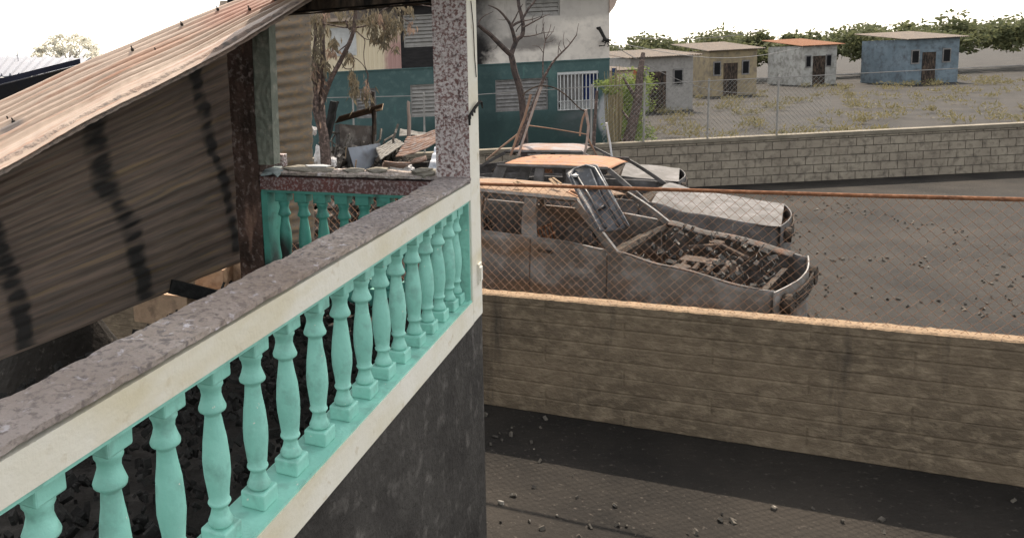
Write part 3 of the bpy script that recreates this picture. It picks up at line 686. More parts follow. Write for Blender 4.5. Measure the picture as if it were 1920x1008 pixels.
# dusty scrub that closes the far side of the lot, and a few small houses before it
sc_ = []; rnd = random.Random(21)
for k in range(330):
    px = rnd.uniform(1135, 2100); base = 108-(px-1200)*.05; hgt = 34+16*noise.noise(V((px*.012, 0, 0)))+10*noise.noise(V((px*.05, 3, 0)))
    c = at(px, base-rnd.uniform(-18, 1)*1.0-rnd.random()**1.3*hgt, rnd.uniform(58, 66)); sc_.append((c, rnd.uniform(.5, 1.25)))
obj('scrub', crown(sc_, 95, .42, .22, 1, 31, .75), leafmat('dusty_leaf', (.13, .14, .07), (.075, .085, .045), .35), kind='stuff')
sc_ = []
for k in range(150):
    px = rnd.uniform(1200, 2000); Y = rnd.uniform(24, 50); c = onz(px, 112-(px-600)*.05+EYE/Y*F, 0); sc_.append((V((c.x, c.y, .12)), rnd.uniform(.25, .7)))
obj('weeds', crown(sc_, 40, .22, .05, 1, 33, .3, -1.0), leafmat('dry_weed', (.20, .17, .09), (.12, .12, .06), .3), kind='stuff')
shack(1330, 92, 1420, 128, 46, mat('ochre_wall', (.30, .24, .15), (.22, .18, .12), 1, (.14, .12, .10), 3, .58, .12, bump=.1), m_eave, 'small ochre house with grey tin roof before the far scrub at right', .5)
shack(1505, 84, 1570, 118, 52, mat('whitewash', (.42, .41, .38), (.30, .29, .27), 1, (.18, .17, .15), 3, .58, .12, bump=.1), m_rust, 'small whitewashed house with rusty roof before the far scrub at right', .5)
shack(1700, 70, 1800, 110, 48, mat('blue_wall', (.16, .20, .23), (.12, .155, .18), 1, (.08, .09, .10), 3, .58, .12, bump=.1), m_eave, 'small faded blue house near the far right edge before the scrub', .5)
# washing and a blue post in the passage right of the teal house
m_red = mat('faded_red_cloth', (.45, .12, .08), bump=.05); m_blue = mat('dark_blue_cloth', (.04, .07, .16), bump=.05)
for i, (px, py, w_, h_, m_, lab) in enumerate(((1192, 132, 9, 20, m_red, 'red orange cloth hanging at the right beside the green tree'), (1152, 128, 9, 34, m_blue, 'dark blue cloth hanging at the corner of the teal house'), (1171, 138, 7, 12, m_white, 'small white cloth hanging between the dark blue and red cloths'))):
    t0_, t1_, t2_, t3_ = at(px-w_/2, py, 23), at(px+w_/2, py, 23), at(px+w_/2+2, py+h_, 23), at(px-w_/2+2, py+h_, 23)
    obj('cloth', MB().grid(lambda u, v: quad(t0_, t1_, t2_, t3_)(u, v)+V((0, .04*math.sin(u*14+v*2), 0)), 14, 10), m_, label=lab, cat='cloth', group='washing')
# overhead wires
for i, (a_, b_, lab) in enumerate((((1138, 78, HY-.2), (1420, 175, 30), 'sagging overhead wire from the mast down to the right, lowest of the wires'),
                                   ((1138, 76, HY-.2), (1500, 90, 34), 'middle overhead wire running right from the mast'),
                                   ((1142, 70, HY-.2), (1560, 20, 34), 'upper overhead wire running right from the mast'))):
    p0, p1 = at(*a_), at(*b_); obj('wire', MB().tube([p0.lerp(p1, k/14)-UP*(.5*math.sin(math.pi*k/14)) for k in range(15)], .012, 5), m_louver if i == 1 else m_louverd, label=lab, cat='wire', group='overhead wires')

# ============================================================= BURNT TREES
bt = thing('tree', at(985, 285, 15.5), 'bare burnt forked tree standing in front of the louvred window of the teal house', 'tree', 'trees')
mb = MB()
def limb(pts, r0, r1, Y, mbx, jit=.0):
    q = [at(x, y, Y+jit*i) for i, (x, y) in enumerate(pts)]; n = len(q)
    # smooth
    out = [poly(q, k/(n*4)) for k in range(n*4+1)]
    mbx.tube(out, [r0+(r1-r0)*(k/(n*4)) for k in range(n*4+1)], 7)
T = 15.5
limb([(984, 300), (983, 262), (982, 230), (979, 190), (973, 160), (965, 135), (961, 115), (958, 103)], .085, .06, T, mb)
limb([(958, 103), (946, 92), (932, 78), (918, 64), (905, 54), (896, 46)], .055, .036, T, mb, -.08)
limb([(958, 103), (964, 86), (970, 74), (979, 66), (981, 50), (978, 30), (973, 10), (970, -20)], .055, .034, T, mb, .05)
limb([(966, 78), (962, 62), (957, 47), (950, 36), (940, 24), (930, 16), (916, 10)], .042, .012, T, mb, -.05)
limb([(958, 48), (966, 34), (972, 22), (980, 8)], .02, .008, T, mb); limb([(959, 50), (968, 44), (978, 38), (990, 18), (1000, 6), (1008, -6)], .028, .02, T, mb, .03)
limb([(980, 52), (995, 44), (1010, 36), (1022, 30), (1032, 26)], .022, .005, T, mb, .04); limb([(982, 69), (1000, 67), (1018, 62), (1038, 60)], .016, .005, T, mb, .05)
limb([(980, 40), (1000, 36), (1016, 30)], .015, .004, T, mb); limb([(968, 60), (970, 55), (982, 40)], .015, .008, T, mb)
limb([(896, 46), (900, 38), (908, 30), (925, 22)], .02, .006, T, mb)
for (a_, b_, c_) in (((1016, 62), (1019, 48), (1021, 42)), ((1006, 64), (1005, 55), (1007, 46)), ((1000, 43), (998, 34), (1003, 28)), ((1012, 35), (1017, 28), (1016, 18)), ((950, 36), (944, 38), (932, 36)), ((935, 80), (930, 90), (922, 95))):
    limb([a_, b_, c_], .009, .003, T, mb)
obj('trunk', mb, mat('soot_bark', (.06, .048, .044), (.10, .075, .065), 5, (.035, .03, .03), 9, .55, .1, bump=.35), bt)
# sapling with thin twigs
st = thing('sapling', at(1005, 290, 14.2), 'thin bare sapling leaning right with fine twigs in front of the grey wall', 'sapling')
mb = MB()
limb([(962, 290), (972, 260), (985, 232), (1000, 195), (1012, 165), (1022, 142), (1036, 118), (1050, 102), (1066, 86), (1081, 66)], .045, .010, 14.2, mb)
limb([(1018, 150), (1018, 120), (1019, 98), (1023, 75), (1030, 58), (1033, 46)], .014, .004, 14.2, mb); limb([(1023, 78), (1020, 62), (1018, 44), (1019, 30)], .010, .003, 14.2, mb)
limb([(1024, 74), (1036, 60), (1040, 50)], .008, .003, 14.2, mb); limb([(1019, 100), (1010, 88), (998, 86)], .008, .003, 14.2, mb); limb([(1022, 80), (1034, 78), (1041, 72)], .007, .003, 14.2, mb)
limb([(1053, 99), (1047, 88), (1050, 86)], .008, .003, 14.2, mb); limb([(1060, 92), (1056, 78), (1058, 60)], .008, .003, 14.2, mb); limb([(1081, 66), (1083, 54), (1085, 44)], .007, .003, 14.2, mb); limb([(1070, 82), (1062, 72)], .007, .002, 14.2, mb)
limb([(1046, 106), (1048, 84), (1052, 76)], .007, .003, 14.2, mb)
obj('trunk', mb, m_bark, st)

# left tree with scorched hanging leaves
lt = thing('tree', at(612, 330, 11), 'scorched tree with pinkish limbs and drooping dried leaves, left of the white window', 'tree', 'trees')
mb = MB(); T = 11.0
limb([(612, 335), (610, 290), (606, 250), (598, 222), (592, 200), (590, 180), (594, 150), (600, 120)], .088, .045, T, mb)
limb([(604, 240), (604, 215), (600, 190), (603, 160), (606, 130), (605, 100), (604, 70), (606, 45), (612, 20), (620, -15)], .058, .032, T, mb, .04)
limb([(600, 205), (612, 170), (622, 145), (638, 115), (648, 95), (656, 78), (662, 60), (665, 40), (667, 15), (668, -10)], .040, .024, T, mb, -.04)
limb([(606, 90), (600, 78), (592, 84), (588, 96)], .022, .012, T, mb); limb([(594, 150), (588, 120), (590, 90), (592, 60), (590, 30)], .035, .018, T, mb)
limb([(664, 52), (655, 54), (650, 44), (648, 38)], .02, .01, T, mb); limb([(658, 72), (650, 84), (640, 92), (632, 100)], .012, .006, T, mb)
limb([(664, 52), (680, 50), (695, 44), (705, 34), (715, 22), (735, 10)], .014, .01, T, mb); limb([(604, 44), (625, 48), (645, 52), (663, 50)], .012, .010, T, mb)
limb([(664, 56), (674, 64), (684, 76), (682, 100), (684, 122), (690, 138)], .008, .005, T, mb); limb([(640, 115), (646, 128), (660, 128), (664, 112), (658, 100)], .008, .005, T, mb)
limb([(655, 105), (670, 112), (682, 124), (688, 138)], .007, .005, T, mb); limb([(690, 138), (689, 155), (686, 170)], .012, .006, T, mb)
limb([(668, 58), (680, 70), (692, 75), (698, 70)], .008, .004, T, mb); limb([(735, 12), (760, 6), (790, 10), (818, 14)], .010, .005, T, mb); limb([(755, 34), (768, 44), (774, 54)], .007, .004, T, mb)
obj('trunk', mb, m_bark, lt)
def droop(cs, L, W, seed, T):
    rnd = random.Random(seed); mb = MB()
    for (px, py, n, rx, ry) in cs:
        for i in range(int(n*1.45)):
            x = px+rnd.gauss(0, rx); y = py+rnd.gauss(0, ry); p = at(x, y, T+rnd.uniform(-.35, .35))
            d = V((rnd.gauss(0, .35), rnd.gauss(0, .35), -1)).normalized(); nn = V((rnd.gauss(0, 1), rnd.gauss(0, 1), rnd.gauss(0, .4))); nn = (nn-d*nn.dot(d)).normalized()
            mb.leaf(p, d, L*rnd.uniform(.6, 1.3), W*rnd.uniform(.6, 1.3), nn)
    return mb
obj('crown', droop([(700, 52, 45, 5, 10), (708, 66, 40, 5, 5), (735, 48, 45, 6, 10), (746, 40, 40, 6, 10), (722, 34, 40, 8, 8), (724, 60, 35, 5, 8), (698, 24, 30, 8, 6), (752, 10, 22, 8, 5), (768, 14, 16, 4, 4),
                    (664, 160, 60, 5, 12), (660, 140, 30, 3, 6), (688, 175, 30, 5, 8), (594, 100, 50, 6, 14), (588, 125, 45, 6, 12), (600, 55, 40, 8, 8), (628, 78, 35, 4, 6), (655, 104, 22, 3, 4),
                    (590, 28, 50, 9, 6), (610, 118, 30, 5, 10), (640, 20, 30, 14, 6), (688, 34, 24, 6, 5), (742, 86, 10, 2, 3), (580, 155, 30, 4, 14), (720, 80, 18, 5, 4), (578, 70, 25, 4, 14), (662, 38, 14, 5, 5)], .13, .035, 3, T), m_leafdry, lt)
obj('crown', droop([(712, 34, 22, 5, 5), (588, 130, 26, 5, 10), (686, 160, 22, 3, 9), (622, 96, 22, 5, 5), (608, 24, 14, 6, 4), (596, 150, 20, 5, 8), (720, 44, 10, 3, 4), (602, 200, 10, 5, 20), (770, 50, 12, 4, 5)], .12, .035, 6, T), m_leafpink, lt)
# ferny scraps on the left limb
# ============================================================= DEBRIS BEHIND THE FAR BALUSTRADE
mound(.7, 13.0, 1.85, 2.0, 2.2, m_ash, 'rubble_heap', seed=5, n=70)
rb = MB(); rnd = random.Random(9)
for k in range(1500):
    x = rnd.gauss(.7, .9); y = rnd.gauss(12.4, .8); r_ = ((x-.7)/1.85)**2+((y-13.0)/2.0)**2
    if r_ > 1: continue
    c = V((x, y, 2.2*(1-r_)*.82+rnd.uniform(-.05, .12))); s_ = rnd.uniform(.02, .10); a_ = V([rnd.gauss(0, 1) for _ in range(3)]).normalized(); b_ = a_.orthogonal().normalized(); c_ = a_.cross(b_)
    if k % 9 == 0: rb.tube([c, c+a_*s_*4+V((0, 0, .04)), c+a_*s_*7+b_*s_*2], s_*.22, 5)
    rb.box(c, a_, b_, c_, (-s_*1.6, -s_*.6, -s_*.3), (s_*1.6, s_*.6, s_*.3))
obj('rubble', rb, mat('mixed_rubble', (.11, .095, .08), (.05, .045, .04), 5, (.30, .26, .22), 9, .62, .05, bump=.2), kind='stuff')
def sheet(name, c4, nc, m, label, amp=.012, sag=.0, nu=12, cat='metal sheet', wob=.0, group='scrap metal sheets'):
    a_, b_, c_, d_ = [at(*q) for q in c4]
    return obj(name, MB().grid(corr(quad(a_, b_, c_, d_, sag), max(4, int(nc*.75)), amp*1.9, wob=.035), nu*2, nc*8, .002), m, smooth=True, label=label, cat=cat, group=group)
m_rs = mat('rusty_zinc', (.24, .15, .11), (.16, .11, .09), 2, (.30, .27, .25), 4, .58, .1, uv=True, stretch=(2, 8, 1), bump=.1)
m_gs = mat('grey_zinc', (.27, .255, .23), (.20, .19, .175), 2, (.14, .12, .10), 4, .58, .1, uv=True, stretch=(2, 8, 1), bump=.1)
sheet('corrugated_sheet', ((742, 296, 11.8), (835, 262, 12.2), (830, 240, 13.2), (764, 256, 13.0)), 12, m_rs, 'broad rust brown corrugated sheet lying on the heap left of the pillar', sag=.03)
sheet('corrugated_sheet', ((714, 300, 11.6), (758, 270, 12.5), (742, 262, 13.0), (704, 276, 12.4)), 9, m_gs, 'grey corrugated sheet on the heap right of the blue grey steel box')
sheet('corrugated_sheet', ((748, 256, 13.6), (812, 254, 13.8), (812, 252, 14.2), (750, 242, 14.3)), 7, m_gs, 'narrow pale corrugated sheet at the top of the heap behind the leaning stake')
sheet('corrugated_sheet', ((800, 322, 11.2), (822, 326, 11.2), (832, 268, 12.0), (818, 272, 12.0)), 5, mat('bluish_zinc', (.30, .33, .38), (.45, .45, .46), 3, (.14, .15, .17), 5, .6, .1, bump=.1), 'bluish corrugated strip showing at the left edge of the pillar', group='scrap metal sheets')
sheet('corrugated_sheet', ((715, 312, 11.8), (800, 300, 11.2), (800, 294, 11.5), (720, 304, 11.3)), 5, m_rs, 'buckled brown corrugated strip lying low under the broad rusty sheet', sag=.05)
# blue-grey steel box
m_steel = mat('blued_steel', (.20, .22, .255), (.15, .165, .19), 3, (.11, .11, .115), 5, .62, .12, rough=.5, metal=.3, bump=.04)
sb = thing('steel_box', at(690, 318, 7.4), 'bent blue grey sheet steel box with a dark open left side standing on the heap', 'metal box')
f00, f10, f11, f01 = at(665, 320, 12.00), at(717, 318, 12.48), at(713, 268, 12.48), at(652, 277, 12.08)
obj('front_panel', MB().grid(lambda u, v: quad(f00, f10, f11, f01)(u, v)-V((0, 1, 0))*(.05*math.sin(math.pi*u)), 16, 10, .003), m_steel, sb)
s0, s1 = at(647, 320, 12.40), at(650, 276, 12.48)
obj('side_panel', MB().grid(quad(s0, f00, f01, s1), 3, 3, .003), m_char, sb)
obj('edge_strip', MB().bar(s0, s1, .022), m_walltop, sb); obj('edge_strip', MB().bar(at(666, 318, 11.97), at(668, 300, 11.97), .02), m_walltop, sb)
# burnt canopy / drum-like shell with slanted lid
cn = thing('burnt_cabinet', at(672, 275, 13.10), 'burnt rust brown cabinet with a slanting warped lid behind the steel box', 'cabinet')
c0, c1, c2, c3 = at(638, 275, 13.00), at(702, 275, 13.20), at(700, 236, 13.30), at(636, 232, 13.00)
obj('front', MB().grid(lambda u, v: quad(c0, c1, c2, c3)(u, v)-V((0, 1, 0))*(.12*math.sin(math.pi*u)), 20, 8, .004), mat('scorched_steel', (.10, .085, .075), (.06, .05, .045), 3, (.22, .20, .18), 5, .58, .12, bump=.2), cn)
obj('lid', MB().grid(quad(at(628, 232, 13.9), at(716, 207, 13.9), at(718, 195, 12.7), at(636, 219, 12.7)), 20, 6, .01), mat('soot_rust', (.07, .045, .03), (.035, .028, .022), 4, (.14, .075, .04), 6, .6, .1, bump=.2), cn)
obj('lit_lid_tip', MB().grid(quad(at(704, 207, 12.95), at(717, 206, 13.00), at(719, 194, 13.40), at(703, 200, 13.40)), 3, 3, .006), m_walltop, cn)  # sunlit tip of the lid painted as a separate paler piece
obj('side', MB().grid(quad(c0, at(630, 276, 13.70), at(628, 234, 13.70), c3), 4, 4, .004), m_char, cn)
# charred timbers, stakes and fragments
def stick(pts, r, m, name, label, cat, Y, group=None, n=7, r1=None):
    q = [at(x, y, Y if not isinstance(Y, (list, tuple)) else Y[i]) for i, (x, y) in enumerate(pts)]; N = len(q)*3
    out = [poly(q, k/N) for k in range(N+1)]
    out = [p+V((.25*r*noise.noise(p*9), 0, 0)) for p in out]
    r1 = r1 or r*.8
    return obj(name, MB().tube(out, [(r+(r1-r)*k/N)*(1+.12*noise.noise(out[k]*15)) for k in range(N+1)], n), m, label=label, cat=cat, group=group)
stick([(606, 312), (608, 270), (618, 232), (628, 190)], .085, m_blkwood, 'charred_log', 'black charred log leaning right beside the scorched tree trunk', 'log', 11.7)
stick([(600, 250), (612, 240), (622, 215), (634, 190)], .03, m_blkwood, 'charred_branch', 'black charred branch with peeling bark beside the scorched tree', 'branch', 11.9)
stick([(700, 272), (702, 230), (698, 185), (700, 172)], .045, m_wood, 'stake', 'dark broken wooden stake standing behind the burnt cabinet', 'stake', 13.2, 'stakes and fence posts')
stick([(766, 262), (767, 230), (766, 196), (767, 190)], .036, mat('weathered_stake', (.27, .22, .19), (.19, .15, .13), 5, bump=.3, stretch=(1, 1, .3)), 'stake', 'pale weathered wooden stake in front of the teal wall left of the pillar', 'stake', 13.2, 'stakes and fence posts')
m_plaster = mat('white_plaster', (.62, .60, .58), (.5, .48, .47), 5, (.3, .28, .27), 9, .62, .1, bump=.3)
def rock(px, py, Y, wx, wy, wz, m, name, label, cat, group=None, seed=0, fl=.5):
    c = at(px, py, Y)
    def fn(u, v):
        th = u*2*math.pi; ph = v*math.pi; d = V((math.cos(th)*math.sin(ph), math.sin(th)*math.sin(ph), math.cos(ph)))
        r = 1+.55*noise.noise(d*1.4+V((seed*3, 0, 0)))+.2*noise.noise(d*4+V((seed, 0, 0)))
        p = d*r; return c+V((p.x*wx, p.y*wy, p.z*wz))
    return obj(name, MB().grid(fn, 18, 10), m, label=label, cat=cat, group=group)
rock(752, 316, 11.6, .20, .12, .09, m_plaster, 'plaster_lump', 'off white crumpled lump lying beside the steel box behind the rail', 'plaster', seed=2)
rock(598, 292, 11.6, .07, .07, .16, m_plaster, 'plaster_fragment', 'upright white fragment at the foot of the scorched tree', 'plaster', 'white fragments', 4)
rock(620, 305, 11.5, .10, .08, .075, m_plaster, 'plaster_fragment', 'low white fragment just right of the charred log', 'plaster', 'white fragments', 6)
rock(588, 246, 11.2, .05, .04, .07, m_plaster, 'plaster_fragment', 'small white triangular scrap caught beside the wavy sheet edge', 'plaster', 'white fragments', 8)
mb = MB(); p = at(785, 314, 11.9); mb.box(p, B, A, UP, (-.15, 0, -.11), (.14, .3, .07)); mb.box(p, B, A, UP, (-.18, -.03, .073), (.16, .33, .09)); obj('burnt_box', mb, m_char, label='small black burnt box between the white lump and the bluish strip', cat='box')

# ---- things lying on the far rail
def flat(pts, z, th, m, name, label, cat, group=None, wav=.004):
    q = [onz(x, y, z) for x, y in pts]; c = sum(q, V())/len(q); n = len(q)
    mb = MB(); vs = []
    top = [V((p.x, p.y, z+th+wav*random.uniform(-1, 1))) for p in q]; bot = [V((p.x, p.y, z)) for p in q]
    mb.add(top+bot+[V((c.x, c.y, z+th+wav*2))], [(i, (i+1) % n, 2*n) for i in range(n)]+[(i, i+n, (i+1) % n+n, (i+1) % n) for i in range(n)]+[tuple(range(n, 2*n))[::-1]])
    return obj(name, mb, m, label=label, cat=cat, group=group)
m_slate = mat('slate_scrap', (.20, .235, .235), (.15, .18, .18), 9, bump=.2)
m_tile = mat('ash_tile', (.18, .165, .135), (.13, .12, .10), 8, (.26, .24, .20), 20, .6, .1, bump=.3)
flat([(489, 330), (508, 309), (527, 310), (532, 320), (520, 333), (512, 327), (500, 329)], ZT+.013, .008, m_slate, 'scrap_plate', 'jagged blue grey star shaped scrap at the left end of the far rail', 'scrap')
q = onz(512, 313, ZT+.01); mb = MB().box(q, B, A, UP, (-.05, 0, 0), (.075, .07, .085)); o = obj('brick', mb, m_spall, label='brownish masonry block standing at the foot of the pale column', cat='brick'); chamfer(o)
G_ = 'broken tiles on the far rail'
flat([(528, 318), (560, 313), (600, 315), (628, 318), (622, 324), (590, 326), (545, 323)], ZT+.013, .014, m_tile, 'tile_fragment', 'long grey fragment on the rail right of the jagged scrap', 'tile fragment', G_)
flat([(572, 311), (605, 309), (622, 311), (612, 314), (580, 314)], ZT+.030, .006, mat('pale_scrap', (.42, .44, .46), bump=.1), 'tile_fragment', 'thin pale strip lying on top of the long grey fragment', 'tile fragment', G_)
flat([(642, 322), (660, 317), (684, 320), (680, 326), (655, 327)], ZT+.013, .012, m_tile, 'tile_fragment', 'rounded tan fragment below the steel box, left one of two', 'tile fragment', G_)
flat([(686, 321), (705, 317), (728, 319), (724, 325), (700, 327)], ZT+.013, .014, m_tile, 'tile_fragment', 'rounded tan fragment below the right corner of the steel box', 'tile fragment', G_)
flat([(772, 325), (795, 319), (818, 321), (814, 331), (795, 334), (778, 331)], ZT+.013, .014, m_tile, 'tile_fragment', 'large tan slab fragment beside the foot of the pillar', 'tile fragment', G_)
flat([(770, 321), (790, 316), (812, 318), (800, 323), (780, 325)], ZT+.032, .008, m_tile, 'tile_fragment', 'thin tan fragment resting on the large slab beside the pillar', 'tile fragment', G_)

# ============================================================= LOW WALL WITH CHAIN LINK FENCE (right)
FP = at(900, 549, 7.0); zwt = FP.z; zfp = at(900, 345, 7.0).z
FB = (onz(1200, 576, zwt)-onz(900, 549, zwt)).normalized(); FA = V((-FB.y, FB.x, 0))
lwall = thing('low_wall', V((FP.x, FP.y, 0)), 'low raw concrete wall with a sunlit gritty top below the chain link fence', 'wall')
o0 = V((FP.x, FP.y, 0))
def wt(u, v):
    p = o0+FB*(-5+11.5*u)+FA*(.16*v); p.z = zwt+.007*noise.noise(p*12)+.004*noise.noise(p*40)-(.012 if v in (0, 1) else 0); return p
def wf(u, v):
    
    x_ = 11.5*u; z_ = (zwt-.011)*v; g_ = abs((z_/.15+.5) % 1-.5)*.15; gx = abs(((x_+.7*math.floor(z_/.15+.5))/2.1+.5) % 1-.5)*2.1
    d_ = .004+.006*noise.noise(V((u*80, v*8, 3)))+.005*noise.noise(V((0, math.floor(z_/.15+.5)*3.7, 1)))-(.007 if g_ < .008 or gx < .008 else 0)
    p = o0+FB*(-5+x_)-FA*d_; p.z = z_; return p
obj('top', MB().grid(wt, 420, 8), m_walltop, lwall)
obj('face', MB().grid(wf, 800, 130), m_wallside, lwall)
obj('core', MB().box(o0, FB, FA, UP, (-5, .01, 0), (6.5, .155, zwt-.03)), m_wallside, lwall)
ff = thing('chain_link_fence', V((FP.x, FP.y, zwt)), 'rusty chain link fence with a rust brown top pipe in front of the burnt vehicles', 'fence')
o1 = o0+FA*.08
pz1 = onp(1200, 366, o1, FA).z; pz0 = onp(900, 345, o1, FA).z
mb = MB(); chain(mb, o1, FB, 6.3, zwt-.02, pz0-.015, .041, .0023); chain(mb, o1-FB*4.9, FB, 4.9, zwt-.02, pz0-.015, .041, .0023, 4); obj('wire_mesh', mb, m_rustwire, ff)
obj('top_pipe', MB().tube([o1-FB*4.9+UP*pz0, o1+UP*pz0, o1+FB*3+UP*(pz0-.01), o1+FB*6.4+UP*pz0], .016, 10), m_rust, ff)
for s in (-4.6, -2.2, 4.2, 6.2): obj('fence_post', MB().tube([o1+FB*s+UP*(zwt-.3)+FA*.03, o1+FB*s+UP*(pz0+.02)+FA*.03], .022, 8), m_rust, ff)

# ============================================================= BURNT VEHICLES
m_car = mat('burnt_grey_body', (.115, .105, .095), (.06, .05, .042), 1.6, (.19, .185, .18), 4, .58, .12, rough=.6, metal=.0, bump=.15, bscale=18,
            streak=(1.6, (.7, .7, 2), (.095, .055, .030), .50, .66))
m_carroof = mat('rust_orange_roof', (.30, .155, .085), (.25, .12, .065), 2, (.19, .13, .105), 6, .60, .12, rough=.7, bump=.1)
m_carroof2 = mat('rust_white_roof', (.22, .11, .06), (.16, .145, .145), 1.1, (.21, .195, .20), 2.5, .54, .1, rough=.7, bump=.1)
m_carlight = mat('ashen_body', (.10, .094, .09), (.06, .056, .053), 2, (.15, .142, .142), 5, .58, .12, rough=.7, bump=.15)
m_inner = mat('burnt_interior', (.035, .03, .026), (.08, .06, .045), 6, (.012, .011, .01), 9, .55, .1, bump=.3)
m_bon2 = mat('burnt_wing', (.05, .045, .04), (.09, .08, .075), 3, (.10, .055, .035), 5, .58, .1, rough=.8, bump=.2)
def car(label, org, ax, L, Wd, belt, roofz, roofx, pillars, archs, m, rm, doors, ribs=0, hood=True, tilt=.0, group='burnt vehicles', bottom=.28):
    """ax forward along the visible side; ay points away from the viewer side"""
    ay = V((-ax.y, ax.x, 0)); T = thing('burnt_car', org, label, 'car', group)
    def pt(x, y, z): q = org + ax*x + ay*y; return V((q.x, q.y, org.z+z))
    def bz(x):
        for i in range(len(belt)-1):
            if belt[i][0] <= x <= belt[i+1][0]:
                f = (x-belt[i][0])/max(1e-6, belt[i+1][0]-belt[i][0]); f = f*f*(3-2*f); return belt[i][1]*(1-f)+belt[i+1][1]*f
        return belt[-1][1]
    def bot(x):
        z = bottom
        for c in archs:
            if abs(x-c) < .38: z = max(z, .33+math.sqrt(.38**2-(x-c)**2)*1.0)
        return z
    def sidey(x, z, s):       # s=0 near side, 1 far side
        f = (z-bottom)/(1.0-bottom); dy = .05*(1-math.sin(min(max(f, 0), 1.15)*math.pi*.62+.35)); dy += .10*max(0, (.35-x)/.35)**2+.14*max(0, (x-L+.5)/.5)**2
        dy += .012*noise.noise(V((x*2, z*3, s*7+L)))
        if .50 < f < .60: dy -= .018
        return dy if s == 0 else Wd-dy
    def panel(x0, x1, s):
        n = max(3, int((x1-x0)/.05))
        def fn(u, v):
            x = x0+(x1-x0)*u; b_ = bot(x); z = b_+(bz(x)-b_)*v; return pt(x, sidey(x, z, s), z)
        return MB().grid(fn if s == 0 else (lambda u, v: fn(1-u, v)), n, 16, .012)
    xs = [0.0]+[d for d in doors]+[L]
    for s in (0, 1):
        for i in range(len(xs)-1):
            isdoor = 0 < i < len(xs)-2 or len(doors) == 1
            nm = 'door' if (0 < i < len(xs)-2) else 'side_panel'
            o = obj(nm, panel(xs[i]+.007, xs[i+1]-.007, s), m, T, smooth=True)
            if nm == 'door' and s == 0:
                hx = xs[i]+.12 if ax.x > 0 and not hood else xs[i]+.14; hz_ = bz(hx)-.14
                q = pt(hx, sidey(hx, hz_, 0)-.014, hz_)
                obj('handle', MB().box(q, ax, ay, UP, (-.015, -.012, -.018), (.15, .004, .018)), m_inner, o)
    # ends, hood, boot
    def end(x, flip):
        def fn(u, v): z = bottom+(bz(x)-bottom)*v; yy = .10+(Wd-.20)*u; return pt(x+(.10*math.sin(math.pi*u))*(1 if flip else -1), yy, z)
        return MB().grid(fn, 12, 8, .012)
    obj('rear_panel', end(0, False), m, T); obj('front_panel', end(L, True), m, T)
    wb = pillars[-1][0]       # base of the windscreen
    mb = MB()
    mb.tube([pt(L-.12, .03, .46), pt(L+.04, .18, .46), pt(L+.13, Wd/2, .46), pt(L+.04, Wd-.18, .46), pt(L-.12, Wd-.03, .46)], .055, 8); obj('bumper', mb, m_inner, T)
    for yy in (.30, Wd-.30):
        q = pt(L+.075, yy, bz(L)-.15); obj('headlight', MB().tube([q-ax*.04, q+ax*.035, q+ax*.03], [.10, .095, .07], 14), m_inner, T)
    mb = MB()
    for k in range(5): mb.tube([pt(L+.105, .46, bz(L)-.08-.035*k), pt(L+.125, Wd/2, bz(L)-.08-.035*k), pt(L+.105, Wd-.46, bz(L)-.08-.035*k)], .009, 5)
    obj('grille', mb, m_inner, T)
    if hood:
        def hd(u, v): x = wb+.05+(L-wb-.05)*u; y = .05+(Wd-.1)*v; return pt(x, y, bz(x)+.06*math.sin(math.pi*v)*(1-u*.5)+.015*noise.noise(V((x*3, y*3, 1))))
        obj('bonnet', MB().grid(hd, 20, 14, .006), m, T)
    else:
        mb = MB(); rnd = random.Random(7)
        for k in range(420):
            c = pt(rnd.uniform(wb+.1, L-.1), rnd.uniform(.15, Wd-.15), rnd.uniform(.6, bz(wb)-.02)); c += UP*max(0, .06-.15*abs((c-org).dot(ax)-wb-.35)); s_ = rnd.uniform(.008, .045); a1 = V([rnd.gauss(0, 1) for _ in range(3)]).normalized(); b1 = a1.orthogonal().normalized()
            if rnd.random() < .4: mb.tube([c, c+a1*s_*2, c+a1*s_*3+b1*s_*2], s_*.14, 5)
            else: mb.box(c, a1, b1, a1.cross(b1), (-s_, -s_*.6, -s_*.3), (s_, s_*.6, s_*.3))
        eb = MB(); x_e = (wb+L)/2-.05; z_e = bz(x_e)-.08
        eb.box(pt(x_e, Wd*.5, 0), ax, ay, UP, (-.30, -.20, .45), (.28, .20, z_e-.10)); eb.box(pt(x_e, Wd*.5, 0), ax, ay, UP, (-.26, -.11, z_e-.10), (.24, .11, z_e-.02))
        for j in range(4): eb.tube([pt(x_e-.2+.13*j, Wd*.5-.11, z_e-.05), pt(x_e-.2+.13*j, Wd*.5-.26, z_e-.07), pt(x_e-.2+.13*j, Wd*.5-.33, z_e-.22)], .028, 7)
        for yy in (.27, Wd-.27): eb.tube([pt(x_e-.08, yy, .5), pt(x_e-.08, yy, bz(x_e)-.03)], [.11, .08], 12)
        eb.tube([pt(x_e-.3, Wd*.7, z_e), pt(x_e, Wd*.78, z_e+.03), pt(x_e+.3, Wd*.7, z_e-.05)], .035, 8)
        obj('engine', eb, mat('burnt_engine', (.07, .05, .04), (.04, .035, .03), 6, (.15, .10, .07), 12, .6, .1, bump=.3), T)
        eb = MB().box(pt(L-.16, Wd/2, 0), ax, ay, UP, (-.03, -.5, .40), (.02, .5, bz(L)-.10)); obj('radiator', eb, m_inner, T)
        for s_ in (0, 1):
            def fl(u, v, s_=s_):
                x = wb+.02+(L-wb-.15)*u; y = sidey(x, bz(x), s_)+(.13*v if s_ == 0 else -.13*v); return pt(x, y, bz(x)+.004-.03*v*v+.006*noise.noise(V((x*5, v*3, s_))))
            obj('wing_top', MB().grid(fl, 24, 4, .01), m_bon2, T, smooth=True)
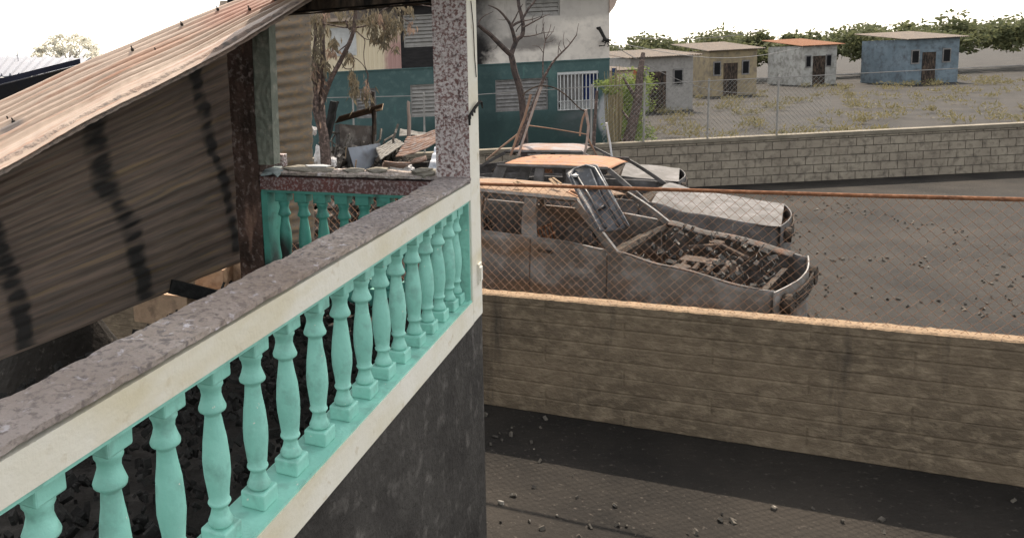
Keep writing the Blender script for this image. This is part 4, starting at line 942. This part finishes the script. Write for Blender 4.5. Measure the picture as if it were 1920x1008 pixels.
        obj('engine_wreckage', mb, mat('engine_scrap', (.09, .085, .08), (.04, .038, .035), 9, (.40, .36, .30), 15, .64, .06, bump=.2), T, kind='stuff')
    # floor, dash, seats
    obj('floor_pan', MB().box(pt(0, 0, 0), ax, ay, UP, (.1, .1, bottom+.02), (L-.1, Wd-.1, bottom+.08)), m_inner, T)
    obj('dashboard', MB().grid(lambda u, v: pt(wb-.28+.3*v, .08+(Wd-.16)*u, bz(wb)-.22+.16*v+.03*noise.noise(V((u*6, v*4, 2)))), 14, 4, .05), m_inner, T)
    for sx in [wb-1.15, wb-2.05]:
        if sx < .5: continue
        for sy in (.32, Wd-.82):
            mb = MB()
            for k in range(6):
                y = sy+.1*k*.9; mb.tube([pt(sx+.45, y, .62), pt(sx, y, .60), pt(sx-.14, y, 1.0), pt(sx-.2, y, 1.22)], .011, 5)
            for z, dx in ((.72, -.05), (.9, -.1), (1.08, -.16), (1.2, -.2)): mb.tube([pt(sx+dx, sy-.02, z), pt(sx+dx, sy+.5, z)], .010, 5)
            mb.bar(pt(sx+.2, sy, .45), pt(sx+.2, sy+.48, .45), .3, .12)
            obj('seat_frame', mb, m_rust if sy < 1 and sx > 1 else m_inner, T)
    q = pt(wb-.42, .42, bz(wb)-.06); mb = MB()
    ring = [q+ay*(.18*math.cos(a1*math.pi/8))+(UP*.9-ax*.3).normalized()*(.18*math.sin(a1*math.pi/8)) for a1 in range(17)]
    mb.tube(ring, .011, 6, False); mb.tube([q-ay*.18, q, q+ay*.18], .009, 5); mb.tube([q, q+ax*.35-UP*.12], .02, 6); obj('steering_wheel', mb, m_inner, T)
    # pillars: (x_base, x_top, width)
    rz = roofz; top_in = .11
    def ry(s): return top_in if s == 0 else Wd-top_in
    rzs = (roofz, roofz-tilt)
    for s in (0, 1):
        rz = rzs[s]
        for (xb, xt, wd_) in pillars:
            b0 = bz(xb)-.03; k = .0
            y0 = sidey(xb, b0, s); sg = 1 if s == 0 else -1
            mb = MB(); 
            P0 = [pt(xb-wd_/2, y0+.004*sg, b0), pt(xb+wd_/2, y0+.004*sg, b0), pt(xb+wd_/2, y0+.05*sg, b0), pt(xb-wd_/2, y0+.05*sg, b0)]
            P1 = [pt(xt-wd_*.42, ry(s), rz-.015), pt(xt+wd_*.42, ry(s), rz-.015), pt(xt+wd_*.42, ry(s)+.05*sg, rz-.015), pt(xt-wd_*.42, ry(s)+.05*sg, rz-.015)]
            N = 6; vs = []
            for i in range(N+1):
                f = i/N; bow = math.sin(math.pi*f)*.02
                for a1, b1 in zip(P0, P1): vs.append(a1.lerp(b1, f)-ay*bow*sg+ax*(bow*.8 if xt < xb else -bow*.5))
            mb.add(vs, [(i*4+j, i*4+(j+1) % 4, (i+1)*4+(j+1) % 4, (i+1)*4+j) for i in range(N) for j in range(4)])
            obj('roof_pillar', mb, m, T, smooth=False)
        # side header rail under the roof
        x0_, x1_ = roofx
        mb = MB().grid(lambda u, v: pt(x0_+(x1_-x0_)*u, ry(s)-(.025*(1-abs(2*v-1)) if s == 0 else -.025*(1-abs(2*v-1))), rz-.055+.06*v), 24, 4, .02)
        obj('roof_rail', mb, m, T)
        # belt moulding
        mb = MB().grid(lambda u, v: pt(.1+(wb-.0)*u, sidey(.1+wb*u, bz(.1+wb*u), s)-(.006 if s == 0 else -.006), bz(.1+wb*u)-.028+.03*v), 30, 2, .02)
        obj('window_sill', mb, m, T)
    x0_, x1_ = roofx
    def rfn(u, v):
        x = x0_+(x1_-x0_)*u; y = top_in+(Wd-2*top_in)*v; e = (1-(2*v-1)**4)*.055; eu = 1-abs(2*u-1)**5
        z = roofz-tilt*v-.004+e*(.5+.5*eu)+.055*(eu-1)
        if ribs and .05 < u < .95: z += .008*math.sin(2*math.pi*ribs*v)
        z += .012*noise.noise(V((x*1.5, y*1.5, L)))
        return pt(x, y, z)
    obj('roof', MB().grid(rfn, 40, max(20, ribs*8), .006), rm, T, smooth=True)
    for c in archs:
        for s in (0, 1):
            cy = .13 if s == 0 else Wd-.13; ce = pt(c, cy, .31)
            def tor(u, v, ce=ce): a1 = u*2*math.pi; b1 = v*2*math.pi; r = .24+.065*math.cos(b1); return ce+ax*(r*math.cos(a1))+UP*(r*math.sin(a1))+ay*(.08*math.sin(b1))
            whl = obj('wheel', MB().grid(tor, 28, 8), m_rust, T, smooth=True)
            mb = MB()
            for k in range(5): a1 = k*2*math.pi/5; mb.bar(ce-ay*(.05 if s == 0 else -.05), ce-ay*(.05 if s == 0 else -.05)+ax*(.19*math.cos(a1))+UP*(.19*math.sin(a1)), .05, .02, ay)
            mb.tube([ce-ay*.06, ce+ay*.06], .05, 10); obj('rim', mb, m_car, whl)
    return T, pt
# nearest wreck: its side passes px 903..1150
n0 = at(903, 432, 8.6); n1 = at(1095, 452, 7.75)
axn = (V((n1.x-n0.x, n1.y-n0.y, 0))).normalized()
beltz = n0.z
zr = onp(903, 358, n0, V((-axn.y, axn.x, 0))).z
ayn = V((-axn.y, axn.x, 0)); org = V((n0.x, n0.y, 0))-axn*1.25
def lx(px, py): return (onp(px, py, n0, ayn)-org).dot(axn)
xB, xAt, xAb = lx(988, 400), lx(1064, 368), lx(1150, 480)
car('nearest burnt grey estate car without bonnet, side windows gone, behind the chain link fence', org, axn, 4.25, 1.72,
    [(0, beltz-.02), (.5, beltz), (2.2, beltz-.0), (xAb, beltz-.04), (xAb+.5, beltz-.12), (4.25, beltz-.24)], zr, (.25, xAt+.05),
    [(.12, .30, .12), (1.20, 1.20, .07), (xB, xB, .17), (xAb, xAt, .11)], (.85, 3.45), m_car, mat('soot_rust_roof', (.24, .15, .09), (.12, .09, .07), 3, (.30, .20, .12), 6, .6, .1, rough=.8, bump=.2), (.95, xB+.02, xAb-.08), hood=False, tilt=.16)
# second wreck with ribbed orange roof
q0 = at(945, 309, 10.9); q1 = at(1165, 330, 10.0); ax2 = V((q1.x-q0.x, q1.y-q0.y, 0)).normalized(); z2 = q0.z
org2 = V((q0.x, q0.y, 0))-ax2*.30
car('middle burnt estate with long ribbed rust orange roof, between the two other wrecks', org2, ax2, 3.8, 1.66,
    [(0, z2-.46), (.4, z2-.42), (1.9, z2-.42), (2.3, z2-.44), (2.8, z2-.56), (3.8, z2-.66)], z2, (.16, 1.74),
    [(.06, .24, .20), (.80, .80, .15), (1.22, 1.20, .09), (2.26, 1.72, .10)], (.7, 3.05), m_carlight, m_carroof, (.75, 1.25, 2.15), ribs=9, tilt=.07)
q0 = at(945, 283, 13.6); q1 = at(1040, 292, 13.2); ax3 = -V((q1.x-q0.x, q1.y-q0.y, 0)).normalized(); z3 = q0.z
# faces left: build from its rear at the right, mirrored so the visible side is the near one
def car3():
    a3 = -ax3
    o3 = V((q0.x, q0.y, 0))-a3*1.0
    return car('farthest burnt saloon with rust and white roof, under the forked bare tree', o3, a3, 3.9, 1.62,
        [(0, z3-.50), (.9, z3-.42), (1.4, z3-.40), (3.0, z3-.42), (3.3, z3-.45), (3.9, z3-.5)], z3, (1.0, 2.35),
        [(.20, 1.02, .09), (1.62, 1.60, .10), (2.95, 2.32, .10)], (.7, 3.1), m_carlight, m_carroof2, (1.0, 1.62, 2.9), tilt=.06)
car3()
# bonnet panel standing on end against the roof of the nearest wreck
bn = thing('bonnet_panel', at(1150, 420, 7.95), 'loose dark blue grey car bonnet standing on end, leaning on the nearest wreck', 'car bonnet')
b00, b10, b11, b01 = at(1118, 432, 7.35), at(1180, 424, 7.15), at(1113, 298, 8.0), at(1056, 314, 8.15)
def bon(u, v):
    p = quad(b00, b10, b11, b01)(u, v); n = (b10-b00).cross(b01-b00).normalized()
    r = (2*u-1); p = p + n*(-.05*(1-r*r)) + (b01-b00).normalized()*(-.10*r*r*(1 if v > .5 else 0)*(v-.5)*2)
    return p + n*(.015*noise.noise(p*4))
m_bon = mat('dark_blue_steel', (.035, .037, .042), (.06, .062, .066), 4, (.16, .17, .19), 9, .62, .08, rough=.45, metal=.2, bump=.1)
obj('skin', MB().grid(bon, 16, 30, .008), m_bon, bn, smooth=True)
nb = (b10-b00).cross(b01-b00).normalized(); nb = nb if nb.y < 0 else -nb
mb = MB()
def rib(path): mb.tube([bon(u, v)+nb*.014 for u, v in path], .014, 6)
rib([(.08, .02), (.06, .5), (.12, .92), (.3, .975), (.7, .975), (.9, .92), (.94, .5), (.92, .02)]); rib([(.3, .04), (.32, .5), (.25, .9)]); rib([(.68, .04), (.66, .5), (.76, .9)]); rib([(.35, .3), (.6, .34)]); rib([(.3, .62), (.68, .6)])
obj('inner_frame', mb, m_bon, bn, smooth=True)
obj('latch', MB().lathe([(.03, 0), (.035, .02), (.01, .03)], bon(.2, .86)+nb*.01, 10), m_white, bn)
# scraps on the roof of the nearest wreck
G2 = 'scraps on the wreck roof'
for i, (a_, b_, w_, lab) in enumerate((((965, 341, 8.6), (976, 349, 8.5), .05, 'small tan wooden scrap on the left of the nearest wreck roof'), ((1032, 335, 8.5), (1048, 352, 8.3), .05, 'upright split tan scrap on the nearest wreck roof'),
                                       ((1066, 358, 8.1), (1087, 368, 8.0), .09, 'orange folded scrap at the windscreen edge of the nearest wreck'))):
    p0, p1 = at(*a_), at(*b_); mb = MB().bar(p0, p1, w_, .012); mb.bar(p0+V((.03, 0, .01)), p0.lerp(p1, .7)+V((.05, -.02, .015)), w_*.5, .01)
    obj('scrap', mb, m_walltop if i < 2 else m_carroof, label=lab, cat='scrap', group=G2)
# poles leaning among the vehicles
m_pole = mat('grey_pole', (.30, .27, .25), (.22, .16, .13), 6, bump=.15); m_pole2 = mat('rust_pole', (.26, .17, .12), (.18, .12, .09), 6, bump=.15)
GP = 'leaning poles'
stick([(995, 177), (985, 215), (970, 255), (957, 292)], .022, m_pole2, 'pole', 'rusty brown leaning pole, left of the pair over the orange roof', 'pole', 12.2, GP, r1=.02)
stick([(1016, 160), (1000, 205), (985, 250), (972, 292)], .02, m_pole, 'pole', 'long grey leaning pole, right of the pair over the orange roof', 'pole', 12.1, GP, r1=.02)
stick([(974, 249), (958, 262), (940, 276), (912, 300)], .018, m_pole2, 'pole', 'bent thin rod sloping down left over the farthest wreck', 'pole', 12.4, GP)
stick([(1098, 206), (1103, 235), (1101, 262), (1095, 294)], .024, m_pole, 'pole', 'upright pole with pale foot left of the bonnet panel top', 'pole', 12.0, GP)
stick([(1100, 205), (1092, 225), (1087, 255)], .018, m_pole2, 'pole', 'short rusty pole leaning on the upright pole below the barred window', 'pole', 12.1, GP)
stick([(1102, 258), (1112, 278), (1125, 303)], .017, m_pole2, 'pole', 'thin brown pole leaning down right in front of the block wall', 'pole', 12.0, GP)
stick([(1137, 230), (1143, 265), (1150, 310)], .018, mat('white_pole', (.55, .55, .56), (.4, .4, .4), 6, bump=.05), 'pole', 'thin whitish pole at right in front of the block wall', 'pole', 12.0, GP)
stick([(1113, 275), (1115, 235), (1118, 190), (1120, 170)], .035, m_bark, 'pole', 'dark scorched stump pole below the right end of the barred window', 'pole', 15.0, GP)
stick([(979, 180), (990, 170), (1012, 161), (1040, 165), (1065, 182), (1085, 202), (1098, 210)], .012, m_wood, 'bent_rod', 'thin dark rod arching from the pole pair to the upright pole', 'rod', 12.0, 'thin rods')
stick([(990, 235), (1040, 242), (1100, 252)], .010, m_pole2, 'bent_rod', 'thin straight rod running level across the teal wall under the windows', 'rod', 12.1, 'thin rods')
stick([(908, 395), (912, 375), (920, 360)], .012, m_pole, 'bent_rod', 'short pale rod inside the rear window of the nearest wreck', 'rod', 8.9, 'thin rods')
def pg():
    while True:
        x = random.uniform(.8, 11); y = random.uniform(2.5, 17)
        if noise.noise(V((x*.8, y*.8, 2))) > -.05: return V((x, y, .01))
heap(pg, 1500, .005, .024, mat('litter_bits', (.13, .115, .095), (.05, .045, .04), 5, (.35, .32, .28), 9, .62, .05), 'litter', None, None, 'stuff')
# clean bookkeeping
for o in bpy.data.objects:
    if '_org' in o: del o['_org']
